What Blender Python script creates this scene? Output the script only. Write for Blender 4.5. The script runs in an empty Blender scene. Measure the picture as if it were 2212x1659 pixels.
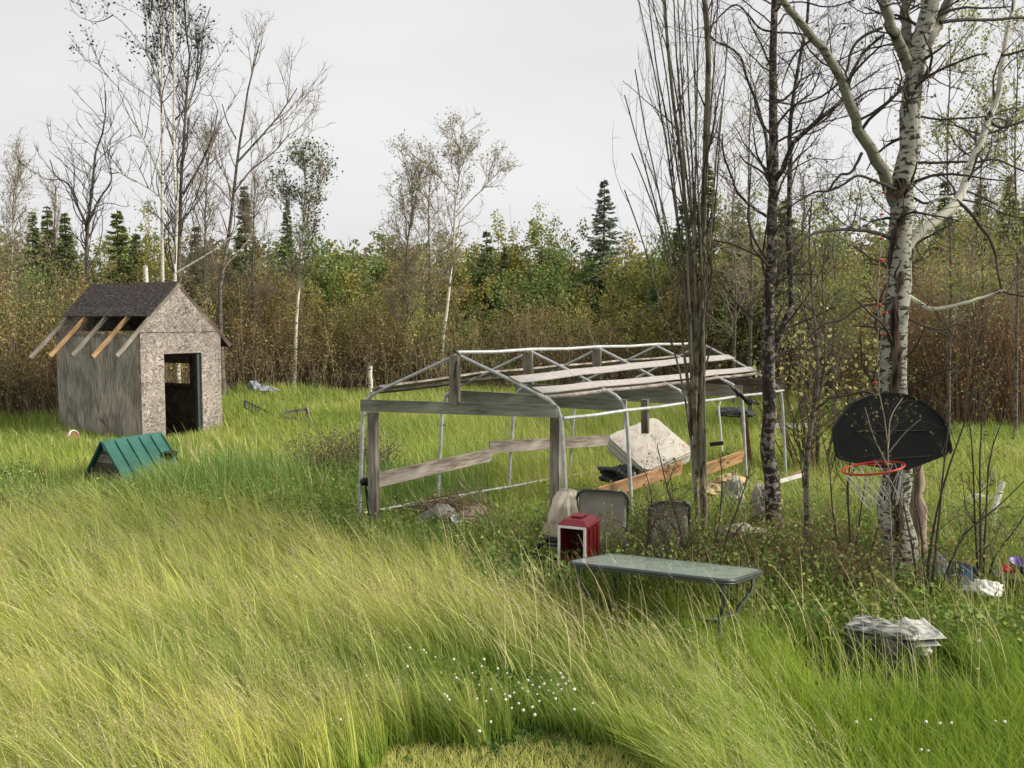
import bpy, math, random
import numpy as np
from mathutils import Vector, Matrix
C = bpy.context.scene.collection
sc = bpy.context.scene
# ------------------------------------------------------------------ camera
F0 = 2000.0; CX, CY = 1106.0, 829.5; CAM = np.array([0, 0, 3.1]); TH = math.atan(139.5/F0)
cam = bpy.data.cameras.new('camera'); camo = bpy.data.objects.new('camera', cam); C.objects.link(camo)
camo.location = CAM; camo.rotation_euler = (math.pi/2-TH, 0, 0)
cam.sensor_width = 36; cam.lens = 36*F0/2212; cam.clip_end = 2000; cam.clip_start = .05
sc.camera = camo
# ------------------------------------------------------------------ sky, sun, exposure
SUN = Vector((.84, -.1, .5)).normalized()
w = bpy.data.worlds.new('World'); sc.world = w; w.use_nodes = True
nt = w.node_tree; nt.nodes.clear()
out = nt.nodes.new('ShaderNodeOutputWorld'); bg = nt.nodes.new('ShaderNodeBackground')
sky = nt.nodes.new('ShaderNodeTexSky'); sky.sky_type = 'NISHITA'; sky.sun_disc = False
sky.sun_elevation = math.asin(SUN.z); sky.sun_rotation = math.atan2(SUN.x, SUN.y)
hs = nt.nodes.new('ShaderNodeHueSaturation'); hs.inputs['Saturation'].default_value = .1
mx = nt.nodes.new('ShaderNodeMix'); mx.data_type = 'RGBA'; mx.inputs[0].default_value = .88
tc = nt.nodes.new('ShaderNodeTexCoord'); nz = nt.nodes.new('ShaderNodeTexNoise'); nz.inputs['Scale'].default_value = 1.6; nz.inputs['Detail'].default_value = 3
mpg = nt.nodes.new('ShaderNodeMapping'); mpg.inputs['Scale'].default_value = (1, 1, 3)
cr = nt.nodes.new('ShaderNodeValToRGB'); cr.color_ramp.elements[0].position = .3; cr.color_ramp.elements[1].position = .72
cr.color_ramp.elements[0].color = (5.3, 5.3, 5.4, 1); cr.color_ramp.elements[1].color = (6.3, 6.3, 6.3, 1)
L = nt.links.new
L(sky.outputs[0], hs.inputs['Color']); L(hs.outputs[0], mx.inputs[6])
L(tc.outputs['Generated'], mpg.inputs[0]); L(mpg.outputs[0], nz.inputs['Vector']); L(nz.outputs['Fac'], cr.inputs[0]); L(cr.outputs[0], mx.inputs[7])
L(mx.outputs[2], bg.inputs['Color']); bg.inputs['Strength'].default_value = .12
L(bg.outputs[0], out.inputs['Surface'])
sl = bpy.data.lights.new('sun', 'SUN'); so = bpy.data.objects.new('sun', sl); C.objects.link(so)
sl.energy = 4.2; sl.angle = math.radians(22); sl.color = (1, .94, .82)
so.rotation_euler = SUN.to_track_quat('Z', 'Y').to_euler(); so.location = (20, -10, 30)
sc.view_settings.view_transform = 'Standard'; sc.view_settings.look = 'None'; sc.view_settings.gamma = 1
sc.view_settings.exposure = .26
sc.cycles.max_bounces = 6; sc.cycles.transparent_max_bounces = 8; sc.cycles.diffuse_bounces = 3; sc.cycles.glossy_bounces = 3

rng = np.random.default_rng(7); random.seed(7)
# ------------------------------------------------------------------ pixel to world
def ray(px, py):
    u, v = (px-CX)/F0, (CY-py)/F0
    return np.array([u, math.cos(TH)+v*math.sin(TH), -math.sin(TH)+v*math.cos(TH)])
def aty(px, py, Y):
    r = ray(px, py); return CAM+r*(Y/r[1])
def atz(px, py, z):
    r = ray(px, py); return CAM+r*((z-CAM[2])/r[2])
def pxs(pts, Y, dy=None):
    return [aty(p[0], p[1], Y+(0 if dy is None else dy[i])) for i, p in enumerate(pts)]
# ------------------------------------------------------------------ materials
def nodes_of(m):
    m.use_nodes = True; n = m.node_tree; b = n.nodes['Principled BSDF']; return n, b
def ramp(n, els):
    r = n.nodes.new('ShaderNodeValToRGB').color_ramp
    while len(r.elements) < len(els): r.elements.new(.5)
    for e, (p, c) in zip(r.elements, els):
        e.position = p; e.color = (*c, 1)
    return n.nodes[-1]
def noise(n, scale, detail=3, vec=(1, 1, 1), dist=0, coord='Object'):
    t = n.nodes.new('ShaderNodeTexCoord'); mp = n.nodes.new('ShaderNodeMapping'); mp.inputs['Scale'].default_value = vec
    x = n.nodes.new('ShaderNodeTexNoise'); x.inputs['Scale'].default_value = scale; x.inputs['Detail'].default_value = detail; x.inputs['Distortion'].default_value = dist
    n.links.new(t.outputs[coord], mp.inputs[0]); n.links.new(mp.outputs[0], x.inputs['Vector']); return x
def plain(name, col, rough=.6, var=.25, scale=6, metal=0, bump=0, vec=(1, 1, 1), col2=None, lo=.35, hi=.65, spec=.4, detail=4):
    m = bpy.data.materials.new(name); n, b = nodes_of(m)
    x = noise(n, scale, detail, vec)
    c2 = col2 if col2 else tuple(c*(1-var) for c in col)
    r = ramp(n, [(lo, c2), (hi, col)])
    n.links.new(x.outputs['Fac'], r.inputs[0]); n.links.new(r.outputs[0], b.inputs['Base Color'])
    b.inputs['Roughness'].default_value = rough; b.inputs['Metallic'].default_value = metal
    b.inputs['Specular IOR Level'].default_value = spec
    if bump:
        bp = n.nodes.new('ShaderNodeBump'); bp.inputs['Strength'].default_value = bump; bp.inputs['Distance'].default_value = .02
        n.links.new(x.outputs['Fac'], bp.inputs['Height']); n.links.new(bp.outputs[0], b.inputs['Normal'])
    return m
def foliage(name, trans=.35, rough=.6, spec=.25):
    m = bpy.data.materials.new(name); n, b = nodes_of(m)
    a = n.nodes.new('ShaderNodeAttribute'); a.attribute_name = 'Col'
    b.inputs['Roughness'].default_value = rough; b.inputs['Specular IOR Level'].default_value = spec
    tr = n.nodes.new('ShaderNodeBsdfTranslucent'); mixs = n.nodes.new('ShaderNodeMixShader'); mixs.inputs[0].default_value = trans
    n.links.new(a.outputs['Color'], b.inputs['Base Color']); n.links.new(a.outputs['Color'], tr.inputs['Color'])
    n.links.new(b.outputs[0], mixs.inputs[1]); n.links.new(tr.outputs[0], mixs.inputs[2])
    n.links.new(mixs.outputs[0], n.nodes['Material Output'].inputs['Surface'])
    return m
def bark(name, pale, dark, green=None, mscale=7, band=(1, 1, 4.5), thr=.56, patch=.62, patchcol=(.06, .045, .035)):
    m = bpy.data.materials.new(name); n, b = nodes_of(m); lk = n.links.new
    x = noise(n, mscale, 6, band, .6); r = ramp(n, [(thr-.03, (0, 0, 0)), (thr+.03, (1, 1, 1))]); lk(x.outputs['Fac'], r.inputs[0])
    y = noise(n, 2.2, 5, (1.9, 1.9, .42), .8); r2 = ramp(n, [(patch-.03, (0, 0, 0)), (patch+.02, (1, 1, 1))]); lk(y.outputs['Fac'], r2.inputs[0])
    z = noise(n, 1.3, 3); r3 = ramp(n, [(.35, pale), (.7, green or tuple(c*.8 for c in pale))]); lk(z.outputs['Fac'], r3.inputs[0])
    m1 = n.nodes.new('ShaderNodeMix'); m1.data_type = 'RGBA'; lk(r.outputs[0], m1.inputs[0]); lk(r3.outputs[0], m1.inputs[6]); m1.inputs[7].default_value = (*dark, 1)
    m2 = n.nodes.new('ShaderNodeMix'); m2.data_type = 'RGBA'; lk(r2.outputs[0], m2.inputs[0]); lk(m1.outputs[2], m2.inputs[6])
    f = noise(n, 16, 4, (2, 2, .5)); r4 = ramp(n, [(.4, tuple(c*.4 for c in patchcol)), (.65, patchcol)]); lk(f.outputs['Fac'], r4.inputs[0]); lk(r4.outputs[0], m2.inputs[7])
    lk(m2.outputs[2], b.inputs['Base Color']); b.inputs['Roughness'].default_value = .85; b.inputs['Specular IOR Level'].default_value = .2
    bp = n.nodes.new('ShaderNodeBump'); bp.inputs['Strength'].default_value = .6; bp.inputs['Distance'].default_value = .03; bp.invert = True
    lk(m2.inputs[0].links[0].from_socket, bp.inputs['Height']); lk(bp.outputs[0], b.inputs['Normal'])
    return m
def osb(name, pale, mid, dark):
    m = bpy.data.materials.new(name); n, b = nodes_of(m); lk = n.links.new
    t = n.nodes.new('ShaderNodeTexCoord')
    nd = n.nodes.new('ShaderNodeTexNoise'); nd.inputs['Scale'].default_value = 5
    lk(t.outputs['Object'], nd.inputs['Vector'])
    ad = n.nodes.new('ShaderNodeVectorMath'); ad.operation = 'MULTIPLY_ADD'; ad.inputs[1].default_value = (.5, .5, .5); lk(nd.outputs['Color'], ad.inputs[0]); lk(t.outputs['Object'], ad.inputs[2])
    outs = []
    for rz, s in (((.3, .5, .2), (14, 14, 45)), ((0, 1.3, .9), (16, 16, 50))):
        mp = n.nodes.new('ShaderNodeMapping'); mp.inputs['Rotation'].default_value = rz; mp.inputs['Scale'].default_value = s
        v = n.nodes.new('ShaderNodeTexVoronoi'); v.inputs['Scale'].default_value = 1; lk(ad.outputs[0], mp.inputs[0]); lk(mp.outputs[0], v.inputs['Vector'])
        outs.append(v.outputs['Color'])
    mxx = n.nodes.new('ShaderNodeMix'); mxx.data_type = 'RGBA'; mxx.inputs[0].default_value = .5; lk(outs[0], mxx.inputs[6]); lk(outs[1], mxx.inputs[7])
    bw = n.nodes.new('ShaderNodeRGBToBW'); lk(mxx.outputs[2], bw.inputs[0])
    r = ramp(n, [(.3, dark), (.45, mid), (.6, mid), (.72, pale)]); lk(bw.outputs[0], r.inputs[0])
    st = noise(n, 1.1, 4, (1, 1, .5)); r2 = ramp(n, [(.3, (.6, .6, .62)), (.65, (1, 1, 1))]); lk(st.outputs['Fac'], r2.inputs[0])
    mm = n.nodes.new('ShaderNodeMix'); mm.data_type = 'RGBA'; mm.blend_type = 'MULTIPLY'; mm.inputs[0].default_value = 1; lk(r.outputs[0], mm.inputs[6]); lk(r2.outputs[0], mm.inputs[7])
    lk(mm.outputs[2], b.inputs['Base Color']); b.inputs['Roughness'].default_value = .9; b.inputs['Specular IOR Level'].default_value = .2
    return m
def weathered(name, a, bcol, c, vec=(1, 8, 8), scale=3, st=1.3):
    m = bpy.data.materials.new(name); n, b = nodes_of(m); lk = n.links.new
    x = noise(n, scale, 6, vec, .3); r = ramp(n, [(.3, a), (.5, bcol), (.7, c)]); lk(x.outputs['Fac'], r.inputs[0])
    y = noise(n, st, 5, (vec[0], max(1, vec[1]*.4), max(.6, vec[2]*.4)), .5); r2 = ramp(n, [(.35, (.38, .38, .36)), (.6, (1, 1, 1))]); lk(y.outputs['Fac'], r2.inputs[0])
    mm = n.nodes.new('ShaderNodeMix'); mm.data_type = 'RGBA'; mm.blend_type = 'MULTIPLY'; mm.inputs[0].default_value = .8; lk(r.outputs[0], mm.inputs[6]); lk(r2.outputs[0], mm.inputs[7])
    lk(mm.outputs[2], b.inputs['Base Color']); b.inputs['Roughness'].default_value = .88; b.inputs['Specular IOR Level'].default_value = .2
    bp = n.nodes.new('ShaderNodeBump'); bp.inputs['Strength'].default_value = .4; bp.inputs['Distance'].default_value = .01; lk(x.outputs['Fac'], bp.inputs['Height']); lk(bp.outputs[0], b.inputs['Normal'])
    return m
M = {}
M['grass'] = foliage('grass_blade', .4, .5, .3); M['leaf'] = foliage('leaf', .35, .6, .25); M['needle'] = foliage('needle', .15, .7, .2)
M['dry'] = foliage('dry_stalk', .2, .7, .2); M['stem'] = foliage('twig_mass', 0, .85, .15)
M['poplar'] = bark('poplar_bark', (.41, .395, .34), (.05, .04, .03), (.3, .3, .24), 11, (1, 1, 2.6), .55, .63, (.11, .085, .07))
M['limb'] = bark('poplar_limb_bark', (.27, .255, .2), (.07, .06, .04), (.17, .17, .125), 12, (1, 1, 2), .6, .66)
M['limbpale'] = bark('pale_limb_bark', (.6, .57, .48), (.1, .085, .07), (.42, .42, .33), 12, (1, 1, 2), .62, .68)
M['birch'] = bark('birch_bark', (.72, .69, .6), (.07, .055, .045), (.55, .52, .43), 5, (1, 1, 4), .6, .68)
M['scabby'] = bark('scabby_bark', (.27, .24, .21), (.035, .028, .024), (.16, .13, .11), 14, (1, 1, 1.2), .47, .6, (.07, .05, .045))
M['olive'] = bark('olive_bark', (.22, .195, .13), (.07, .055, .04), (.14, .13, .09), 12, (1, 1, .5), .56, .64, (.09, .07, .05))
M['greybark'] = bark('grey_bark', (.2, .17, .14), (.06, .05, .04), (.13, .11, .09), 9, (1, 1, 2), .55, .62)
M['twig'] = plain('twig_bark', (.085, .068, .055), .85, .4, 3, spec=.2)
M['twigpale'] = plain('pale_twig_bark', (.32, .26, .2), .85, .35, 3, spec=.2)
M['osb'] = osb('strand_board', (.62, .55, .49), (.35, .3, .265), (.14, .11, .1))
M['wallboard'] = weathered('streaked_board', (.17, .155, .135), (.36, .32, .275), (.56, .5, .44), (3, 3, .35), 9, 2.2)
M['shingle'] = plain('dark_roofing', (.16, .135, .12), .95, .5, 24, spec=.15, lo=.4, hi=.75, vec=(1, .35, 1), col2=(.04, .034, .033), detail=8)
M['wood'] = weathered('grey_wood', (.14, .12, .1), (.26, .23, .19), (.36, .33, .28))
M['woodgreen'] = weathered('grey_green_wood', (.15, .16, .125), (.24, .25, .2), (.33, .33, .27))
M['woodpink'] = weathered('bleached_wood', (.2, .15, .12), (.4, .34, .3), (.55, .49, .44))
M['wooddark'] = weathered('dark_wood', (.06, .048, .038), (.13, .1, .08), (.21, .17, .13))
M['woodorange'] = weathered('fresh_orange_wood', (.3, .14, .07), (.5, .29, .14), (.6, .43, .25), (1, 8, 8), 4)
M['woodtan'] = weathered('tan_wood', (.33, .17, .09), (.48, .28, .15), (.58, .38, .22))
M['galv'] = plain('galvanised_pipe', (.52, .53, .53), .45, .3, 9, metal=.15, spec=.5)
M['sheet'] = plain('whitewashed_board', (.47, .43, .41), .7, .35, 5, vec=(1, 7, 7))
M['green'] = plain('green_sheet_metal', (.02, .12, .09), .5, .3, 3, spec=.35, detail=8, col2=(.014, .075, .055))
M['greendark'] = plain('dark_green_trim', (.012, .1, .075), .4, .2, 3, spec=.5)
M['black'] = plain('black_plastic', (.012, .013, .014), .42, .3, 5, spec=.4)
M['board'] = plain('black_backboard', (.012, .013, .014), .5, .5, 7, spec=.25, col2=(.008, .009, .01))
M['red'] = plain('red_rim_paint', (.5, .035, .02), .45, .3, 12)
M['net'] = plain('net_cord', (.5, .5, .48), .8, .2, 10)
M['maroon'] = plain('maroon_plastic', (.22, .012, .022), .35, .2, 4, spec=.5)
M['maroondark'] = plain('shaded_maroon_plastic', (.09, .008, .01), .6, .2, 4)  # shell maroon darkened, the shade inside the carrier put into the colour
M['white'] = plain('white_plastic', (.78, .77, .74), .4, .12, 5)
M['sling'] = plain('grey_sling_fabric', (.33, .3, .25), .85, .2, 4, col2=(.23, .225, .19), detail=6)
M['frame'] = plain('dark_green_frame', (.03, .045, .042), .35, .2, 6, spec=.5)
M['framegrey'] = plain('grey_green_powder_coat', (.06, .075, .07), .4, .2, 6, spec=.5)
M['cloth'] = plain('beige_canvas', (.6, .53, .42), .9, .2, 4, bump=.3)
M['tan'] = plain('tan_vinyl', (.4, .34, .25), .7, .15, 4)
M['rock'] = plain('grey_rock', (.3, .28, .25), .9, .45, 5, bump=.5)
M['rockp'] = plain('pinkish_rock', (.32, .24, .2), .9, .4, 5, bump=.5)
M['blue'] = plain('pale_blue_can', (.25, .48, .56), .5, .15, 8)
M['bluetub'] = plain('blue_plastic', (.03, .075, .19), .45, .3, 3)
M['purple'] = plain('purple_plastic', (.13, .05, .32), .4, .2, 3)
M['redtoy'] = plain('red_plastic', (.55, .03, .025), .4, .2, 3)
M['greytub'] = plain('grey_plastic', (.12, .12, .115), .5, .3, 3)
M['orange'] = plain('faded_orange_plastic', (.5, .2, .14), .6, .3, 6)
M['yellow'] = plain('yellow_foam', (.6, .47, .24), .9, .4, 9, bump=.5)
M['marble'] = plain('marbled_vinyl', (.42, .42, .38), .5, .3, 9, col2=(.035, .04, .042), lo=.42, hi=.6, vec=(1, 2.2, 4), detail=8)
M['marbledark'] = plain('dark_marbled_vinyl', (.16, .16, .145), .55, .3, 9, col2=(.02, .022, .022), lo=.42, hi=.66, vec=(1, 1.5, 2), detail=8)
M['marblew'] = plain('pale_marbled_vinyl', (.52, .51, .48), .5, .3, 7, col2=(.2, .2, .2), lo=.36, hi=.5, vec=(1, 2, 3), detail=8)
M['tarp'] = plain('dark_grey_tarp', (.07, .075, .075), .6, .3, 5)
M['rag'] = plain('greyish_rag', (.42, .39, .32), .9, .4, 7)
M['rust'] = plain('rusty_iron', (.22, .1, .055), .85, .5, 12)
M['bulb'] = plain('red_bulb', (.6, .04, .03), .3, .2, 6)
M['clover'] = plain('clover_petals', (.78, .76, .66), .8, .2, 40)
M['stemgreen'] = plain('green_stalk', (.1, .16, .04), .7, .2, 10)
M['charcoal'] = plain('old_charred_wood', (.06, .05, .04), .95, .5, 8)
M['bare'] = weathered('peeled_trunk_wood', (.16, .11, .08), (.36, .28, .21), (.52, .44, .34), (6, 6, .5), 4)
# marbled glass
gm = bpy.data.materials.new('pebbled_glass'); n, b = nodes_of(gm)
x = noise(n, 5, 5); r = ramp(n, [(.35, (.34, .44, .38)), (.7, (.5, .58, .53))]); n.links.new(x.outputs['Fac'], r.inputs[0]); n.links.new(r.outputs[0], b.inputs['Base Color'])
b.inputs['Roughness'].default_value = .16; b.inputs['Transmission Weight'].default_value = .25; b.inputs['Specular IOR Level'].default_value = 1.0; b.inputs['IOR'].default_value = 1.5
M['glass'] = gm
# floral mattress
mm_ = bpy.data.materials.new('floral_ticking'); n, b = nodes_of(mm_)
x = noise(n, 7.5, 4, (1, 1, 1), 1.2); r = ramp(n, [(.55, (.56, .53, .46)), (.575, (.36, .17, .14)), (.6, (.54, .5, .44)), (.66, (.5, .42, .36))]); n.links.new(x.outputs['Fac'], r.inputs[0]); n.links.new(r.outputs[0], b.inputs['Base Color']); b.inputs['Roughness'].default_value = .9
M['mattress'] = mm_
ms_ = bpy.data.materials.new('striped_mattress_side'); n, b = nodes_of(ms_)
t = n.nodes.new('ShaderNodeTexCoord'); wv = n.nodes.new('ShaderNodeTexWave'); wv.bands_direction = 'Z'; wv.inputs['Scale'].default_value = 9; n.links.new(t.outputs['Object'], wv.inputs['Vector'])
r = ramp(n, [(.15, (.22, .18, .15)), (.4, (.68, .65, .57))]); n.links.new(wv.outputs['Fac'], r.inputs[0]); n.links.new(r.outputs[0], b.inputs['Base Color']); b.inputs['Roughness'].default_value = .9
M['matside'] = ms_
# ground
gd = bpy.data.materials.new('soil_and_thatch'); n, b = nodes_of(gd)
x = noise(n, .9, 8); r = ramp(n, [(.3, (.035, .05, .015)), (.5, (.07, .1, .025)), (.7, (.11, .11, .045))]); n.links.new(x.outputs['Fac'], r.inputs[0]); n.links.new(r.outputs[0], b.inputs['Base Color']); b.inputs['Roughness'].default_value = 1; b.inputs['Specular IOR Level'].default_value = .1
M['ground'] = gd
# ------------------------------------------------------------------ object helpers
WL = {}; WM = {}
def place(o, parent, wm):
    if parent is not None:
        o.parent = parent; o.matrix_local = WM[parent.name].inverted() @ wm
    else: o.matrix_world = wm; o.matrix_basis = wm
    WM[o.name] = wm.copy()
def link(name, me, m, parent=None, loc=(0, 0, 0)):
    if m is not None: me.materials.append(m if not isinstance(m, str) else M[m])
    o = bpy.data.objects.new(name, me); C.objects.link(o)
    return o
def tag(o, label=None, cat=None, group=None, kind=None):
    if label: o['label'] = label
    if cat: o['category'] = cat
    if group: o['group'] = group
    if kind: o['kind'] = kind
    return o
def thing(name, label, cat, loc, group=None):
    o = bpy.data.objects.new(name, None); C.objects.link(o); o.empty_display_size = .2
    o.location = Vector(loc); WL[o.name] = Vector(loc); WM[o.name] = Matrix.Translation(Vector(loc)); return tag(o, label, cat, group)
def npmesh(name, V, Q, m, parent=None, col=None, smooth=True, label=None):
    """V world coordinates (n,3), Q quads (f,4); object origin = parent's origin, or first base point"""
    V = np.asarray(V, float); Q = np.asarray(Q, np.int32)
    org = WL[parent.name] if parent is not None else Vector((float(V[:, 0].mean()), float(V[:, 1].mean()), float(V[:, 2].min())))
    V = V-np.array(org)
    me = bpy.data.meshes.new(name); me.vertices.add(len(V)); me.vertices.foreach_set('co', V.astype(np.float32).ravel())
    me.loops.add(Q.size); me.loops.foreach_set('vertex_index', Q.ravel())
    me.polygons.add(len(Q)); me.polygons.foreach_set('loop_start', np.arange(0, Q.size, Q.shape[1], dtype=np.int32))
    me.polygons.foreach_set('loop_total', np.full(len(Q), Q.shape[1], np.int32))
    if smooth: me.polygons.foreach_set('use_smooth', np.ones(len(Q), bool))
    if col is not None:
        a = me.attributes.new('Col', 'FLOAT_COLOR', 'POINT'); c4 = np.ones((len(V), 4), np.float32); c4[:, :3] = col; a.data.foreach_set('color', c4.ravel())
    me.update(calc_edges=True); me.validate()
    o = link(name, me, m, parent)
    place(o, parent, Matrix.Translation(org)); WL[o.name] = Vector(org)
    if label: o['label'] = label
    return o
def pymesh(name, V, Fs, m, parent=None, smooth=False, frame=None, bevel=0, label=None):
    """V local list; frame = 4x4 Matrix world placement (object keeps it), else V is world"""
    org = WL[parent.name] if parent is not None else Vector((0, 0, 0))
    me = bpy.data.meshes.new(name)
    if frame is None:
        if parent is None:
            a = np.array([tuple(v) for v in V]); org = Vector((a[:, 0].mean(), a[:, 1].mean(), a[:, 2].min()))
        me.from_pydata([tuple(Vector(v)-org) for v in V], [], Fs)
    else: me.from_pydata([tuple(v) for v in V], [], Fs)
    if smooth:
        for p in me.polygons: p.use_smooth = True
    me.update()
    o = link(name, me, m)
    if frame is not None: place(o, parent, frame); WL[o.name] = frame.to_translation()
    else: place(o, parent, Matrix.Translation(org)); WL[o.name] = Vector(org)
    if bevel:
        bv = o.modifiers.new('bevel', 'BEVEL'); bv.width = bevel; bv.segments = 2; bv.limit_method = 'ANGLE'
    if label: o['label'] = label
    return o
class MB:
    def __init__(s): s.v = []; s.f = []
    def add(s, V, Fs):
        k = len(s.v); s.v += [tuple(v) for v in V]; s.f += [tuple(i+k for i in f) for f in Fs]; return s
    def box(s, x0, x1, y0, y1, z0, z1):
        return s.add([(x0, y0, z0), (x1, y0, z0), (x1, y1, z0), (x0, y1, z0), (x0, y0, z1), (x1, y0, z1), (x1, y1, z1), (x0, y1, z1)],
                     [(0, 3, 2, 1), (4, 5, 6, 7), (0, 1, 5, 4), (1, 2, 6, 5), (2, 3, 7, 6), (3, 0, 4, 7)])
    def tube(s, pts, r, n=8, cap=True):
        P = np.array([tuple(p) for p in pts], float); R = np.full(len(P), r) if np.isscalar(r) else np.array(r)
        V, Q = tubes(P[None], R[None], n); k = len(s.v)
        s.v += [tuple(v) for v in V]; s.f += [tuple(int(i)+k for i in q) for q in Q]
        if cap:
            s.f.append(tuple(k+i for i in range(n))[::-1]); e = k+(len(P)-1)*n; s.f.append(tuple(e+i for i in range(n)))
        return s
    def prism(s, poly, d):   # poly list of 3d points (planar), extruded by vector d
        k = len(s.v); n = len(poly); d = Vector(d)
        s.v += [tuple(Vector(p)) for p in poly]+[tuple(Vector(p)+d) for p in poly]
        s.f.append(tuple(k+i for i in range(n))[::-1]); s.f.append(tuple(k+n+i for i in range(n)))
        for i in range(n):
            j = (i+1) % n; s.f.append((k+i, k+j, k+n+j, k+n+i))
        return s
    def build(s, name, m, parent=None, **kw): return pymesh(name, s.v, s.f, m, parent, **kw)
def tubes(P, R, n=4):
    P = np.asarray(P, float); N, K, _ = P.shape
    t = np.gradient(P, axis=1); t /= np.linalg.norm(t, axis=2, keepdims=True)+1e-9
    tm = t.mean(axis=1); ref = np.where(np.abs(tm[:, 2:3]) > .8, np.array([[1., .13, 0]]), np.array([[.05, .03, 1.]]))[:, None, :]
    a = np.cross(t, ref); a /= np.linalg.norm(a, axis=2, keepdims=True)+1e-9
    b = np.cross(t, a)
    an = np.arange(n)*2*np.pi/n
    V = P[:, :, None, :]+R[:, :, None, None]*(a[:, :, None, :]*np.cos(an)[None, None, :, None]+b[:, :, None, :]*np.sin(an)[None, None, :, None])
    idx = np.arange(N*K*n).reshape(N, K, n); nx = np.roll(idx, -1, axis=2)
    Q = np.stack([idx[:, :-1], nx[:, :-1], nx[:, 1:], idx[:, 1:]], -1).reshape(-1, 4)
    return V.reshape(-1, 3), Q
def resample(pts, K, wob=0, g=None):
    P = np.array(pts, float); d = np.r_[0, np.cumsum(np.linalg.norm(np.diff(P, axis=0), axis=1))]
    t = np.linspace(0, d[-1], K)
    # catmull-rom through the points
    T = np.zeros_like(P)
    if len(P) > 2:
        T[1:-1] = (P[2:]-P[:-2])/(d[2:]-d[:-2])[:, None]
    T[0] = (P[1]-P[0])/(d[1]-d[0]); T[-1] = (P[-1]-P[-2])/(d[-1]-d[-2])
    i = np.clip(np.searchsorted(d, t, side='right')-1, 0, len(P)-2); h = d[i+1]-d[i]; s = (t-d[i])/h; s = s[:, None]; h = h[:, None]
    O = (2*s**3-3*s**2+1)*P[i]+(s**3-2*s**2+s)*h*T[i]+(-2*s**3+3*s**2)*P[i+1]+(s**3-s**2)*h*T[i+1]
    if wob and g is not None:
        nz_ = g.normal(size=O.shape)*wob; nz_[0] = 0; O = O+nz_
    return O
def grow(P, R, M_, t0, t1, lmin, lmax, ang, up, wob, rf, K=5, g=None, tip=.3, taperlen=.5, angsd=.2, minr=.0, rmax=9):
    P = np.asarray(P, float); R = np.asarray(R, float)
    g = g or rng; N, Kp, _ = P.shape
    Ln = np.linalg.norm(np.diff(P, axis=1), axis=2).sum(1); i = g.choice(N, M_, p=Ln/Ln.sum()); t = g.uniform(t0, t1, M_)
    f = t*(Kp-1); k = np.minimum(f.astype(int), Kp-2); s = (f-k)[:, None]
    pos = P[i, k]*(1-s)+P[i, k+1]*s; tan = P[i, k+1]-P[i, k]; tan /= np.linalg.norm(tan, axis=1, keepdims=True)+1e-9
    rp = R[i, k]*(1-s[:, 0])+R[i, k+1]*s[:, 0]
    v = g.normal(size=(M_, 3)); v -= (v*tan).sum(1, keepdims=True)*tan; v /= np.linalg.norm(v, axis=1, keepdims=True)
    a = (ang+g.normal(size=M_)*angsd)[:, None]
    d = np.cos(a)*tan+np.sin(a)*v
    Lc = g.uniform(lmin, lmax, M_)*(1-taperlen*t); st = (Lc/(K-1))[:, None]
    out = [pos]; bend = g.normal(size=(M_, 3))*wob
    for j in range(K-1):
        d = d+np.array([0, 0, up])/(K-1)*2+bend/(K-1)*2+g.normal(size=(M_, 3))*wob*.4; d /= np.linalg.norm(d, axis=1, keepdims=True)
        pos = pos+d*st; out.append(pos)
    CP = np.stack(out, 1); CR = np.minimum(np.maximum(rp*rf, minr)*g.uniform(.6, 1.1, M_), rmax)[:, None]*np.linspace(1, tip, K)[None]
    return CP, CR
def leafquads(Cn, size, asp=.55, g=None, flat=0.0):
    g = g or rng; n_ = len(Cn)
    u = g.normal(size=(n_, 3)); u[:, 2] *= (1-flat); u /= np.linalg.norm(u, axis=1, keepdims=True)
    v = g.normal(size=(n_, 3)); v -= (v*u).sum(1, keepdims=True)*u; v /= np.linalg.norm(v, axis=1, keepdims=True)
    s = (size*g.uniform(.6, 1.3, n_))[:, None]
    V = np.stack([Cn-u*s*.5, Cn+v*s*asp*.5, Cn+u*s*.5, Cn-v*s*asp*.5], 1).reshape(-1, 3)
    return V, np.arange(n_*4).reshape(-1, 4)
def leafcols(n_, cols, var=.18, g=None, per=4):
    g = g or rng; c = np.array(cols)[g.integers(0, len(cols), n_)]; c = c*(1+g.normal(size=(n_, 1))*var)+g.normal(size=(n_, 3))*var*.04
    return np.repeat(np.clip(c, .004, 1), per, axis=0)
def onbranch(P, n_, g, t0=.2, jit=.05):
    N, K, _ = P.shape; i = g.integers(0, N, n_); f = g.uniform(t0, 1, n_)*(K-1); k = np.minimum(f.astype(int), K-2); s = (f-k)[:, None]
    return P[i, k]*(1-s)+P[i, k+1]*s+g.normal(size=(n_, 3))*jit
def frameof(origin, ax, ay):
    ax = Vector(ax).normalized(); ay = Vector(ay); ay = (ay-ay.dot(ax)*ax).normalized(); az = ax.cross(ay)
    m = Matrix((ax, ay, az)).transposed().to_4x4(); m.translation = Vector(origin); return m
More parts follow.
